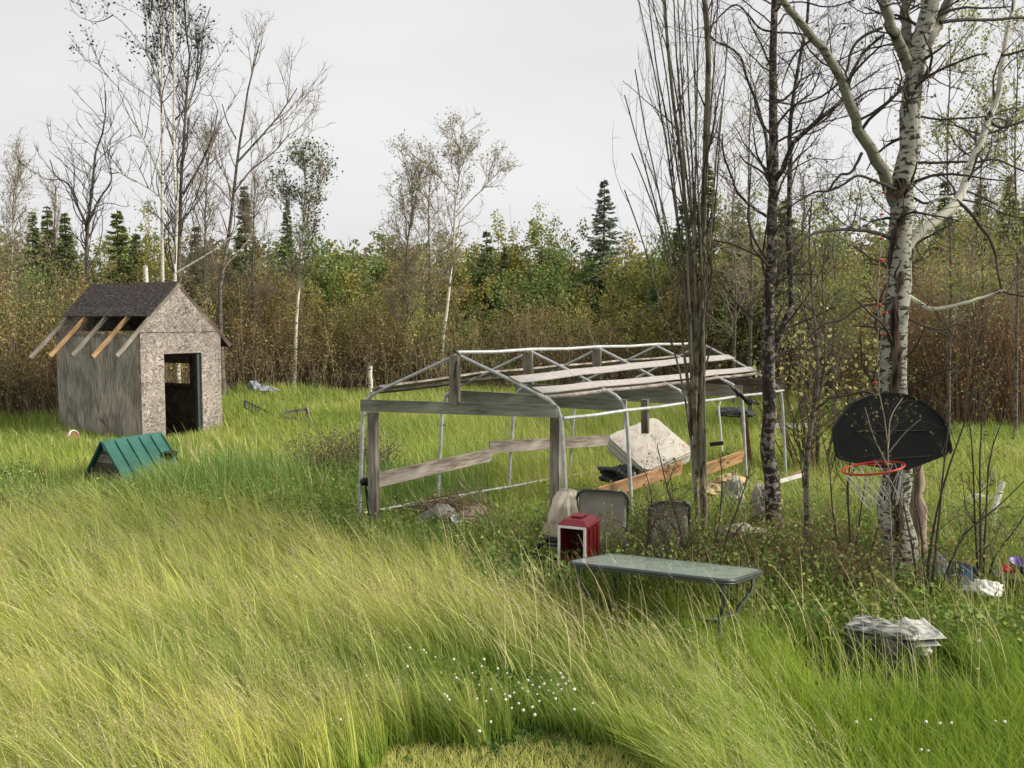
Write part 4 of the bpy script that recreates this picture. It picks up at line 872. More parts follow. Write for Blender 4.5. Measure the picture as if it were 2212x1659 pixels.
bark_patch([(1932, 640), (1934, 700), (1937, 760), (1935, 812), (1933, 852)], [10, 26, 27, 22, 24], 3)
bark_patch([(1935, 1010), (1938, 1090), (1948, 1180), (1956, 1260)], [20, 24, 26, 20], 4)
bark_patch([(1962, 175), (1956, 215), (1954, 250)], [3, 11, 9, 2], 5)
bark_patch([(1946, 385), (1950, 405), (1938, 430)], [16, 34, 26, 8], 6)
# peeled slab behind the trunk
o = stick_mesh('dead_trunk', [(resample(pxs([(1985, 1240), (1981, 1180), (1975, 1080), (1968, 1000), (1962, 930)], 10.25), 12, .01, rng)[None], np.linspace(.11, .1, 12)[None])], 14, 'bare', None); tag(o, 'peeled dead trunk standing against the back of the poplar', 'tree trunk')
# red string lights
sl_ = thing('string_lights', 'string of red bulbs stapled down the left side of the poplar trunk', 'string lights', aty(1905, 800, 9.6)*[1, 1, 0])
bl = [(1909, 416), (1905, 463), (1902, 515), (1904, 562), (1899, 658), (1912, 676), (1909, 724), (1890, 827)]
cord = [(1926, 225), (1917, 272), (1915, 330), (1911, 416), (1905, 463), (1903, 515), (1901, 562), (1899, 600), (1897, 648), (1895, 712), (1897, 770), (1899, 830), (1895, 860)]
MB().tube(resample(pxs(cord, PY-.12), 60, .006, rng), .004, 4).build('cord', 'net', sl_)
for (x, y) in bl:
    c = aty(x, y, PY-.2); _lb = lathe(MB(), c, [(.001, -.028), (.011, -.016), (.013, 0), (.01, .014), (.006, .026), (.001, .03)], 8, tilt=Matrix.Rotation(1.4, 3, 'Y')); lathe_b = _lb.build('bulb', 'bulb', sl_, smooth=True)
    MB().tube([c+[0, 0, 0], c+[.03, .03, .005]], .006, 5).build('socket', 'stemgreen', lathe_b)
# --- scabby dark tree
DY = 11.2
mains = [pm([(1680, 1210), (1673, 1130), (1666, 1040), (1661, 960), (1660, 880), (1661, 800), (1660, 722), (1665, 587), (1669, 500), (1671, 430), (1669, 380), (1668, 316), (1668, 226), (1671, 100), (1672, 0), (1674, -100)], DY, 36, 12, base=1),
 pm([(1668, 770), (1676, 745), (1690, 712), (1699, 686), (1712, 670), (1708, 609), (1704, 530), (1704, 451), (1706, 360), (1706, 271), (1715, 200), (1722, 158), (1735, 90), (1745, 20), (1755, -50)], DY, 16, 6, [0, 0, 0, 0, .1, .1, .1, .2, .2, .3, .3, .3, .4, .4, .4]),
 pm([(1668, 400), (1690, 365), (1713, 311), (1745, 280), (1776, 253), (1821, 212), (1840, 160), (1866, 113), (1890, 90), (1911, 77)], DY, 13, 5, [0, -.1, -.2, -.3, -.4, -.5, -.6, -.6, -.7, -.8]),
 pm([(1664, 400), (1658, 340), (1654, 293), (1640, 240), (1627, 203), (1610, 160), (1600, 122), (1570, 100), (1546, 90), (1520, 60)], DY, 9, 4, [0, .1, .2, .2, .3, .3, .4, .4, .5, .5]),
 pm([(1662, 470), (1630, 450), (1596, 420), (1580, 380), (1564, 338), (1560, 290)], DY, 7, 3, [0, -.2, -.3, -.4, -.5, -.5]),
 pm([(1668, 215), (1690, 217), (1710, 200), (1730, 170), (1735, 120)], DY, 6, 3),
 pm([(1671, 70), (1640, 60), (1615, 30), (1590, 10), (1560, 30), (1535, 60)], DY, 5, 3),
 pm([(1672, 310), (1720, 285), (1780, 260), (1830, 200), (1900, 150)], DY+.4, 5, 3),
 pm([(1671, 70), (1720, 72), (1770, 85), (1780, 95)], DY, 5, 4),
 pm([(1672, 12), (1730, 4), (1790, 15), (1860, -5)], DY, 4, 3)]
bare_tree('scabby_tree', 'dark lichen spotted bare tree with a pale forked stem, left of the backboard', 'tree', mains,
    [dict(n=130, l=(.6, 1.6), a=.8, up=.35, w=.45, rf=.35, K=7, mr=.004, t0=.3, tl=.3), dict(n=750, l=(.25, .75), a=.8, up=.3, w=.5, rf=.6, K=5, mr=.0026), dict(n=1800, l=(.1, .28), a=.8, up=.2, w=.5, rf=.7, K=4, mr=.002)], 'scabby', 'twig', 12, K=20, sides=14, limbmat='scabby')
# --- fastigiate stem cluster
SY = 11.0; mains = []; g = np.random.default_rng(14)
mains.append(pm([(1520, 1200), (1519, 1100), (1517, 1000), (1515, 900), (1516, 800), (1515, 700), (1519, 587), (1519, 451), (1526, 271), (1530, 113), (1521, 0), (1516, -90)], SY, 15, 11, base=1))
mains.append(pm([(1508, 1200), (1505, 1080), (1500, 950), (1497, 820), (1498, 700), (1490, 560), (1480, 430), (1466, 300), (1448, 160), (1436, 20), (1430, -80)], SY+.1, 10, 6, base=1))
tops = [(1382, 0, .62), (1400, -20, .55), (1412, 0, .6), (1425, -40, .5), (1448, -60, .6), (1462, -20, .5), (1476, -60, .55), (1490, -40, .6), (1505, -80, .6), (1540, -60, .5), (1556, -30, .45), (1575, 60, .4), (1350, 205, .5), (1372, 150, .5), (1346, 410, .35), (1365, 330, .4), (1395, 330, .4), (1568, 190, .4)]
for i, (tx, ty_, h_) in enumerate(tops):
    y0 = 1180-560*(1-h_)*g.uniform(.5, 1.3); x0 = 1512+g.uniform(-17, 15); yd = g.uniform(-.5, .5); n_ = 6; pts = []; dy = []
    for j in range(n_+1):
        t = j/n_; pts.append((x0+(tx-x0)*t**1.45+g.normal()*3*t, y0+(ty_-y0)*t)); dy.append(yd*t)
    mains.append(pm(pts, SY, 6.5 if i < 11 else 5, 2.6, dy))
bare_tree('stem_cluster', 'tall cluster of upright bare stems rising over the shelter', 'tree', mains,
    [dict(n=230, l=(.5, 1.4), a=.4, up=.35, w=.2, rf=.45, K=6, mr=.0035, t0=.3, tl=.3), dict(n=800, l=(.15, .5), a=.55, up=.3, w=.3, rf=.65, K=5, mr=.0024)], 'olive', 'twig', 13, K=20, sides=10, limbmat='olive', ntrunk=2)
# --- thin wavy trunk and saplings
mains = [pm([(1746, 1240), (1742, 1150), (1741, 1050), (1742, 980), (1752, 920), (1763, 860), (1767, 780), (1760, 700), (1752, 620), (1748, 520), (1752, 430)], 10.4, 15, 3, base=1),
 pm([(1758, 890), (1778, 820), (1782, 720), (1776, 600), (1790, 500)], 10.4, 6, 2), pm([(1765, 770), (1745, 700), (1730, 600), (1735, 480)], 10.5, 5, 2)]
bare_tree('thin_tree', 'thin wavy grey trunk between the scabby tree and the backboard', 'tree', mains, [dict(n=70, l=(.4, 1.1), a=.6, up=.35, w=.4, rf=.4, K=6, mr=.003, t0=.25), dict(n=260, l=(.12, .4), a=.7, up=.2, w=.4, rf=.6, K=4, mr=.002)], 'greybark', 'twig', 15, K=16, sides=10)
sapl = [
 ('wiry sapling with dark stems right of the poplar', [[(1998, 1300), (2010, 1180), (2030, 1080), (2060, 980), (2090, 890), (2110, 800)], [(2000, 1290), (1990, 1150), (1975, 1050), (2010, 960)], [(2005, 1290), (2020, 1200), (2040, 1000), (2050, 880), (2045, 800)], [(1995, 1290), (1970, 1180), (1950, 1080), (1945, 1000)], [(2010, 1250), (2080, 1160), (2150, 1100), (2212, 1040)]], 9.4, 7),
 ('upright dark sapling at the far right edge', [[(2120, 1290), (2118, 1150), (2117, 1000), (2122, 900), (2130, 820)], [(2122, 1280), (2130, 1120), (2140, 980), (2180, 870)], [(2118, 1270), (2105, 1100), (2100, 960), (2085, 850)], [(2119, 1290), (2150, 1200), (2190, 1150), (2220, 1100)]], 9.8, 6),
 ('slender sapling crossing in front of the backboard', [[(1935, 1290), (1925, 1150), (1920, 1040), (1918, 960), (1905, 870), (1897, 840)], [(1918, 970), (1925, 900), (1950, 860)], [(1920, 1010), (1890, 950), (1868, 880)], [(1918, 980), (1960, 930), (1990, 905)]], 8.9, 3),
 ('thin bare sapling between the wavy trunk and the net', [[(1840, 1260), (1835, 1150), (1832, 1050), (1838, 960), (1830, 850)], [(1838, 1220), (1800, 1120), (1790, 1000), (1775, 940)], [(1836, 1200), (1860, 1100), (1870, 1030)], [(1845, 1250), (1885, 1180), (1905, 1100)]], 10.2, 5),
 ('twiggy brown shrub at the foot of the stem cluster', [[(1478, 1240), (1470, 1150), (1440, 1050), (1420, 960)], [(1500, 1240), (1470, 1160), (1430, 1110), (1395, 1075)], [(1540, 1250), (1570, 1160), (1600, 1080), (1620, 1010)], [(1535, 1240), (1590, 1150), (1640, 1110)], [(1520, 1240), (1550, 1150), (1560, 1050), (1555, 980)], [(1470, 1230), (1440, 1160), (1395, 1130)]], 10.0, 6),
 ('dark bare shrub stems right of the grey chairs', [[(1390, 1205), (1400, 1130), (1408, 1080), (1395, 1020)], [(1460, 1210), (1430, 1150), (1405, 1110)], [(1400, 1150), (1440, 1095), (1480, 1085)]], 9.9, 6)]
for i, (lb, st_, Y, w_) in enumerate(sapl):
    mains = [pm(s, Y, w_, 2.0, list(np.linspace(0, rng.uniform(-.4, .4), len(s))), base=1 if s[0][1] > 1190 else None) for s in st_]
    bare_tree('bare_sapling', lb, 'sapling', mains, [dict(n=34+10*(i == 4)+10*(i < 2), l=(.25, .8), a=.6, up=.3, w=.35, rf=.5, K=5, mr=.0028, t0=.2), dict(n=180 if i in (0, 1, 4) else 90, l=(.1, .35), a=.7, up=.25, w=.4, rf=.7, K=4, mr=.002)], 'twigpale' if i in (2,) else 'twig', 'twig', 20+i, 'bare saplings among the junk', K=10, sides=6,
        leaf=dict(n=160 if i != 4 else 500, s=.035, c=[(.17, .2, .05), (.2, .17, .06), (.12, .15, .04)], jit=.02))
# --- birches and poplars behind
def bt(label, pts, Y, w0, w1, lv, mat, tw, seed, extra=(), leaf=None, name='birch_tree', group='bare trees along the thicket', cat='tree', K=16, base=True):
    P = pxs(pts, Y); b0 = P[0].copy(); b0[2] = 0; b0[0] += .05; P = [b0]+P
    mains = [(P, w0/2*Y/F0, w1/2*Y/F0)]+[pm(e[0], Y+e[3] if len(e) > 3 else Y, e[1], e[2]) for e in extra]
    return bare_tree(name, label, cat, mains, lv, mat, tw, seed, group, leaf, K=K, sides=9, wob=.008)
def LV(n1, n2, n3, l1, up=.5, a=.6, t0=.3, w=.25, s=1):
    return [dict(n=int(n1*1.15), l=l1, a=a, up=up, w=w, rf=.5, K=7, mr=.02*s, t0=t0, tl=.55, rm=.05), dict(n=int(n2*.85), l=(l1[0]*.35, l1[1]*.5), a=.65, up=up*.8, w=.4, rf=.6, K=5, mr=.012*s), dict(n=int(n3*.75), l=(.3, .8), a=.7, up=.3, w=.4, rf=.7, K=4, mr=.008*s)]
dl = [(.02, .035, .02), (.035, .05, .025), (.05, .06, .03)]
ctop = lambda z: (lambda c: (c[:, 2] > z))
bt('tall bare poplar with straight stem left of the shed ridge, leaves at its tips', [(351, 611), (351, 344), (349, 191), (353, 40), (354, -60)], 32, 9, 3, LV(26, 170, 700, (1.8, 4.2), .55, .65, .38), 'birch', 'twig', 30, extra=[([(350, 400), (325, 330), (295, 270), (285, 235), (260, 195), (228, 160)], 5, 2), ([(349, 200), (325, 130), (300, 90), (262, 45), (240, 30)], 4, 2), ([(352, 80), (325, 45), (312, 10), (300, -20)], 3, 2)], leaf=dict(n=900, s=.12, c=dl, jit=.08, clip=ctop(11.4)))
bt('tall bare poplar with yellowish trunk directly over the shed ridge', [(378, 615), (380, 520), (382, 458), (376, 344), (376, 191), (377, 60), (374, -50)], 31.5, 10, 3, LV(30, 180, 700, (1.6, 3.6), .6, .55, .3), 'birch', 'twig', 31, extra=[([(380, 590), (430, 560), (470, 535), (510, 500)], 5, 2), ([(380, 480), (350, 430), (310, 400), (262, 375), (235, 360)], 4, 2)])
bt('tall dark poplar stem right of the yellowish one above the shed', [(385, 620), (388, 535), (393, 344), (403, 214), (409, 134), (401, 57), (398, 0)], 33, 11, 3, LV(40, 240, 900, (1.4, 3.4), .6, .6, .3), 'greybark', 'twig', 32, extra=[([(400, 250), (420, 190), (435, 120), (440, 60), (455, 15)], 4, 2), ([(395, 420), (430, 360), (460, 290), (470, 240)], 5, 2)], leaf=dict(n=600, s=.12, c=dl, jit=.08, clip=ctop(12)))
bt('tall leaning poplar with dark trunk behind and right of the shed', [(475, 626), (493, 516), (510, 363), (527, 248), (538, 183), (555, 120), (561, 92)], 33, 12, 2.5, LV(26, 170, 800, (1.6, 3.6), .5, .6, .35), 'greybark', 'twigpale', 33, extra=[([(513, 350), (550, 310), (590, 265), (620, 225), (642, 190)], 5, 2), ([(503, 420), (540, 370), (590, 330), (625, 290)], 4, 2), ([(510, 300), (490, 260), (480, 225)], 3, 2)])
bt('dark round-crowned bare tree left of the shed with curling branches', [(187, 561), (189, 489), (200, 401), (208, 325), (222, 290), (229, 267), (226, 195)], 34, 13, 2, LV(40, 200, 500, (1.6, 3.6), .75, .85, .25, .5), 'greybark', 'twig', 34, extra=[([(189, 490), (165, 440), (150, 400), (120, 380), (108, 345)], 6, 2), ([(192, 480), (215, 430), (240, 390), (235, 340)], 6, 2)])
bt('pale fine-twigged birch at the far left edge of the wood', [(25, 640), (27, 540), (29, 451), (32, 400), (36, 365), (38, 350)], 36, 8, 2, LV(60, 400, 1500, (1.0, 2.4), .55, .6, .2), 'birch', 'twigpale', 35, leaf=dict(n=2500, s=.07, c=[(.5, .46, .25), (.38, .37, .16)], jit=.08))
bt('slim white birch with small green leaves standing at the thicket edge', [(634, 850), (638, 780), (640, 700), (650, 560), (655, 470), (660, 400), (660, 345)], 35.5, 9, 2, LV(60, 420, 1400, (.9, 1.9), .5, .6, .42), 'birch', 'twigpale', 36, extra=[([(655, 480), (680, 430), (692, 390), (694, 360)], 2.5, 1), ([(650, 540), (625, 480), (612, 430), (612, 390)], 2.5, 1)], leaf=dict(n=2300, s=.115, c=[(.09, .14, .03), (.15, .22, .05), (.06, .1, .03)], jit=.12))
bt('reddish fine-twigged birch left of the slender white one in the middle', [(879, 716), (878, 620), (878, 543), (890, 456), (889, 379)], 37, 8, 2, LV(60, 420, 1700, (1.2, 2.8), .5, .65, .2), 'greybark', 'twigpale', 37, leaf=dict(n=2600, s=.08, c=[(.42, .38, .16), (.3, .3, .12), (.45, .33, .2)], jit=.1))
bt('slender white birch with an open crown in the middle of the wood', [(955, 740), (963, 690), (969, 636), (979, 525), (984, 439), (992, 380), (997, 320), (995, 298)], 36.5, 9, 2, LV(44, 300, 1300, (1.2, 3.0), .55, .65, .4), 'birch', 'twigpale', 38, extra=[([(985, 430), (962, 400), (940, 370), (920, 350)], 3, 1.5), ([(983, 470), (1020, 430), (1050, 400), (1068, 360)], 3.5, 1.5), ([(980, 520), (950, 470), (925, 430), (912, 380)], 3, 1.5)], leaf=dict(n=2200, s=.09, c=[(.2, .21, .09), (.36, .35, .15), (.5, .45, .24)], jit=.08))
bt('pale thin-twigged birch close behind the reddish one', [(930, 700), (928, 560), (925, 450), (930, 380)], 41, 6, 2, LV(40, 300, 1200, (1.2, 2.6), .5, .6, .2), 'greybark', 'twigpale', 39, leaf=dict(n=1800, s=.07, c=[(.5, .44, .25), (.42, .38, .18)], jit=.1))
bt('brown twiggy tree behind and between the leaning poplar and the shed', [(440, 640), (442, 540), (445, 430), (448, 350), (450, 320)], 37, 7, 2, LV(60, 420, 1500, (1.3, 2.8), .45, .75, .2), 'greybark', 'twigpale', 40, leaf=dict(n=1500, s=.06, c=[(.22, .14, .06), (.14, .13, .05)], jit=.1))
bt('bare grey tree right of the leaning poplar', [(545, 640), (547, 540), (549, 450), (551, 385)], 38, 7, 2, LV(60, 360, 1200, (1.3, 2.8), .45, .8, .2), 'greybark', 'twigpale', 41)
bt('light twiggy tree between the far left birch and the curling tree', [(118, 560), (118, 480), (120, 400)], 40, 5, 2, LV(40, 260, 900, (.8, 2.0), .5, .7, .2), 'greybark', 'twigpale', 42, leaf=dict(n=700, s=.07, c=[(.25, .22, .1)], jit=.1))
# wood behind the right-hand trees
for i, (x, yt, Y, sd, lf, lb) in enumerate([(1620, 120, 27, 50, 0, 'tall thin bare tree behind the scabby trunk'), (1735, 380, 26, 51, 300, 'slim bare tree behind the thin wavy trunk'), (1800, 470, 24, 52, 2200, 'bare tree with pale yellow leaf buds left of the poplar'), (2050, 60, 22, 53, 1300, 'tall sparse tree with few green leaves right of the poplar'), (2120, 250, 24, 54, 500, 'thin bare tree under the right poplar limb'), (2195, 90, 21, 55, 1300, 'tall sparse leafed tree at the right edge of the picture'), (1585, 330, 30, 56, 0, 'bare tree between the stem cluster and the scabby trunk')]):
    bt(lb, [(x, 780), (x+4, 600), (x-3, (yt+600)/2), (x+3, yt+60), (x, yt)], Y, 8, 2, LV(30, 190, 620, (1.0, 2.7), .5, .75, .25, .4, .75), 'greybark', 'twigpale', sd, leaf=dict(n=int(lf*1.6)+300, s=.085, c=[(.4, .42, .13), (.26, .33, .09)], jit=.1), name='bare_tree', group='thin trees behind the poplar')
# --- leafing willow behind the wavy trunk
def bush(name, label, cat, x, Y, hgt, rad, nst, nleaf, cols, seed, ls=.1, group=None, twm='stem', lean=.25, stemcol=(.13, .09, .06)):
    g = np.random.default_rng(seed); t = thing(name, label, cat, (x, Y, 0), group)
    a = g.uniform(0, 2*np.pi, nst); rr = np.sqrt(g.uniform(0, 1, nst))*rad; K = 6
    base = np.stack([x+.35*rr*np.cos(a), Y+.35*rr*np.sin(a), np.zeros(nst)], 1); h = hgt*(1-.35*(rr/rad)**2)*g.uniform(.75, 1.05, nst)
    s = np.linspace(0, 1, K)[None, :, None]
    topv = np.stack([.75*rr*np.cos(a), .75*rr*np.sin(a), h], 1)
    P = base[:, None]+topv[:, None]*s+g.normal(size=(nst, K, 3))*.08*s
    P[..., :2] += (topv[:, None, :2]*.25)*(s**2)
    R = np.full((nst, 1), .02)*np.linspace(1, .3, K)[None]
    P2, R2 = grow(P, R, nst*7, .2, 1, .4, 1.1, .6, .3, .4, .5, 4, g, .4, .4, minr=.006)
    stick_mesh('stems', [(P, R), (P2, R2)], 3, twm, t, col=stemcol)
    c = onbranch(P2, nleaf, g, .1, .16)
    V, Q = leafquads(c, ls, .65, g); npmesh('leaves', V, Q, 'leaf', t, col=leafcols(len(c), cols, .25, g), smooth=False)
    return t
GRN = [(.2, .28, .08), (.27, .34, .1), (.15, .22, .07)]; YG = [(.36, .36, .09), (.27, .29, .075), (.46, .4, .13)]; OLV = [(.3, .24, .08), (.37, .28, .09), (.2, .19, .065), (.4, .35, .13)]; BRN = [(.34, .23, .11), (.25, .175, .09), (.4, .29, .13), (.27, .25, .09)]
ORG = [(.3, .14, .06), (.24, .12, .05), (.16, .12, .04)]
def X(px, Y): return (px-CX)/F0*Y
bush('pale_willow', 'willow with pale yellow leaves behind the wavy trunk', 'bush', X(1790, 17), 17.5, 3.6, 1.3, 40, 1500, [(.5, .48, .2), (.3, .32, .1), (.22, .22, .07)], 60, .1)
bush('grey_green_weed', 'dusky grey green weed clump in the meadow left of the shelter', 'weed', X(737, 16.5), 16.5, 1.0, .75, 60, 2600, [(.13, .17, .08), (.18, .22, .11), (.24, .24, .12)], 61, .045)
leafy = [(960, 540, 48, 2.4, GRN, 'soft green tree between the middle birches and the yellow topped tree'), (1340, 540, 49, 2.2, OLV, 'olive tree immediately right of the big spruce'), (1650, 470, 43, 2.6, YG, 'yellow green tree above the brush right of the scabby trunk'), (1810, 500, 42, 2.6, GRN, 'green tree behind the yellow leafed willow'), (2000, 480, 42, 2.4, GRN, 'green tree showing just right of the poplar trunk'), (2110, 470, 41, 2.6, YG, 'yellow green tree behind the right brush'), (660, 560, 44, 2.0, GRN, 'fresh green bush tree beside the slim white birch'),
 (760, 512, 46, 3.0, GRN, 'grey green rounded tree behind the thicket left of the middle birches'), (700, 560, 45, 2.2, YG, 'yellow green bush tree right of the slim white birch'), (830, 545, 48, 2.4, OLV, 'olive rounded tree between the left green tree and the reddish birch'),
 (1130, 482, 48, 2.0, YG, 'taller yellow topped tree in the middle of the wood'), (1185, 505, 47, 2.3, GRN, 'rounded green tree left of the pale gap before the big spruce'), (1240, 545, 49, 2.0, OLV, 'small olive tree just left of the big spruce'),
 (1075, 530, 50, 2.2, OLV, 'olive tree behind the middle dark spruce'), (1010, 560, 46, 2.0, YG, 'yellow green tree behind the slender white birch'), (1385, 545, 45, 2.0, YG, 'light green tree right of the big spruce'), (1440, 505, 44, 2.4, GRN, 'bright green tree left of the stem cluster'),
 (1160, 600, 42, 2.0, GRN, 'low dark green bush tree in front of the middle trees'), (1620, 500, 40, 2.4, OLV, 'olive tree behind the scabby trunk'), (1560, 460, 42, 2.2, GRN, 'green tree behind the stem cluster, right side'), (1720, 520, 38, 2.2, YG, 'yellow green tree behind the pale forked stem'),
 (1850, 560, 36, 2.2, OLV, 'olive tree left of the poplar trunk'), (2060, 470, 38, 2.6, OLV, 'olive tree right of the poplar trunk'), (2160, 430, 37, 2.6, GRN, 'green tree near the right edge behind the brush'), (2230, 480, 36, 2.4, OLV, 'olive tree cut by the right edge'),
 (60, 540, 42, 2.4, OLV, 'olive tree at the left edge behind the brush'), (620, 520, 46, 1.8, GRN, 'narrow green tree behind the slim white birch'), (320, 480, 40, 2.0, YG, 'yellow green tree behind the tall poplars'), (500, 560, 42, 2.2, BRN, 'brown budding tree behind the leaning poplar'), (-40, 520, 40, 2.4, BRN, 'brown bush tree cut by the left edge'),
 (590, 600, 40, 2.0, OLV, 'olive bush between the leaning poplar and the white birch'), (905, 600, 43, 2.2, OLV, 'olive bush behind the reddish birch'), (1310, 590, 43, 2.2, YG, 'yellow green bush at the foot of the big spruce'), (1500, 560, 38, 1.8, OLV, 'olive bush behind the lower stem cluster'), (1980, 600, 34, 2.0, BRN, 'brown brush tree right behind the poplar trunk')]
for i, (px, py, Y, rad, cols, lb) in enumerate(leafy):
    top = aty(px, py-34, Y); hgt = top[2]; bush('leafy_tree', lb, 'tree', X(px, Y), Y, hgt, rad*1.1, 44, int(11500*(rad/2.2)), cols, 100+i, .15 if Y > 40 else .125, 'leafy trees in the wood')
for i, (px, Y, py, lb) in enumerate([(1905, 27, 600, 'rusty budding bush in front of the thicket just left of the poplar'), (2010, 26, 560, 'rusty budding bush directly right of the poplar trunk'), (2080, 24.5, 520, 'tall brown budding bush second right of the poplar'), (2150, 25.5, 540, 'reddish brown bush third right of the poplar'), (2225, 24, 500, 'brown bush cut by the right edge of the view')]):
    bush('budding_bush', lb, 'bush', X(px, Y), Y, aty(px, py, Y)[2], 1.6, 90, 3600, BRN+[(.36, .2, .1), (.38, .34, .12)], 300+i, .08, 'rusty budding bushes behind the poplar', stemcol=(.24, .15, .1))
# --- spruces
def spruce(name, label, px, top, Y, hw, col, seed, group='dark spruces in the wood', open_=.0):
    g = np.random.default_rng(seed); x = X(px, Y); H_ = aty(px, top, Y)[2]; t = thing(name, label, 'spruce', (x, Y, 0), group)
    P = np.stack([np.full(10, x), np.full(10, Y), np.linspace(0, H_*.99, 10)], 1)[None]; R = (np.linspace(.16, .015, 10))[None]; stick_mesh('trunk', [(P, R)], 7, 'greybark', t)
    nb = int(62*H_/2.2); z = H_*g.uniform(.12, .985, nb); rad = hw*1.15*np.clip((1-z/H_)*1.05+.02, 0, 1)**1.05*g.uniform(.6, 1.2, nb); a = g.uniform(0, 2*np.pi, nb); K = 5
    s = np.linspace(0, 1, K)[None, :, None]; d = np.stack([np.cos(a), np.sin(a), np.full(nb, .18)], 1)[:, None]
    Pb = np.stack([np.full(nb, x), np.full(nb, Y), z], 1)[:, None]+d*rad[:, None, None]*s; Pb[..., 2] += -.35*rad[:, None]*(s[..., 0]*(1.5-s[..., 0]*1.15))
    Rb = np.full((nb, 1), .02)*np.linspace(1, .3, K)[None]
    stick_mesh('branches', [(Pb, Rb)], 3, 'greybark', t)
    ns = 34; i = np.repeat(np.arange(nb), ns); f = g.uniform(.12, 1, nb*ns); k = np.minimum((f*(K-1)).astype(int), K-2); ss = (f*(K-1)-k)[:, None]
    c = Pb[i, k]*(1-ss)+Pb[i, k+1]*ss; out_ = np.stack([np.cos(a[i]), np.sin(a[i]), np.full(len(i), -.1)], 1)
    side = np.stack([-np.sin(a[i]), np.cos(a[i]), np.zeros(len(i))], 1)*g.choice([-1, 1], len(i))[:, None]
    u = out_*.7+side*g.uniform(.2, 1, (len(i), 1))+g.normal(size=c.shape)*.15-np.array([0, 0, .25]); u /= np.linalg.norm(u, axis=1, keepdims=True)
    sz = (.42*(1-.45*f)*(.45+.55*np.clip((1-z[i]/H_)*2, 0, 1))*g.uniform(.5, 1.15, len(i)))[:, None]*min(1.2, hw/1.2+.25); v = np.cross(u, g.normal(size=u.shape)); v /= np.linalg.norm(v, axis=1, keepdims=True)
    V = np.stack([c, c+u*sz*.5+v*sz*.14, c+u*sz, c+u*sz*.5-v*sz*.14], 1).reshape(-1, 3)
    npmesh('needles', V, np.arange(len(V)).reshape(-1, 4), 'needle', t, col=leafcols(len(i), col, .22, g), smooth=False); return t
SG = [(.17, .23, .09), (.12, .18, .075), (.23, .29, .11)]; SB = [(.19, .24, .17), (.25, .3, .21), (.14, .18, .13)]; SW_ = [(.22, .28, .08), (.15, .21, .06), (.28, .31, .1)]
for i, a in enumerate([(1303, 382, 46, 2.5, SB, 'large blue grey spruce standing clear right of the middle'), (1052, 492, 45, 1.25, SG, 'narrow dark spruce right of the middle birches'), (1090, 528, 47, .6, SG, 'small thin spruce right of the narrow dark one'), (535, 392, 42, 1.1, SG, 'narrow dark spruce right of the leaning poplar'),
  (80, 452, 38, .8, SG, 'leftmost dark spruce of the row left of the shed'), (112, 440, 40, .9, SW_, 'lighter spruce second in the row left of the shed'), (150, 455, 38.5, 1.0, SG, 'spruce third in the row left of the shed'), (262, 448, 37, 1.6, SW_, 'broad olive spruce behind the curling bare tree'), (300, 500, 39, 1.2, SG, 'dark spruce behind the shed stump'), (625, 425, 44, .7, SG, 'thin dark spruce behind the slim white birch'),
  (1525, 352, 40, 1.3, SW_, 'tall spruce behind the stem cluster'), (1470, 430, 42, 1.1, SG, 'spruce just left of the stem cluster'), (1590, 430, 36, 1.4, SW_, 'broad bright spruce between cluster and scabby trunk'), (1690, 420, 35, 1.2, SG, 'dark spruce right behind the scabby trunk'), (1780, 500, 36, .8, SG, 'small dark spruce left of the poplar'),
  (2030, 385, 38, 1.0, SG, 'spruce right of the poplar under the big limb'), (2108, 392, 36, 1.1, SG, 'dark spruce second right of the poplar'), (2170, 370, 34, 1.3, SW_, 'large olive spruce near the right edge'), (2225, 330, 33, 1.3, SG, 'tallest spruce cut by the right edge'), (430, 480, 40, 1.1, SG, 'dark spruce behind the dark poplar stem'), (1410, 600, 40, 1.0, SG, 'low dark spruce right of the big spruce'), (490, 520, 44, .9, SG, 'dark spruce left of the narrow one, behind the leaning poplar')]):
    spruce('spruce_tree', a[5], a[0], a[1], a[2], a[3]*(1.25 if i else 1), a[4], 200+i)

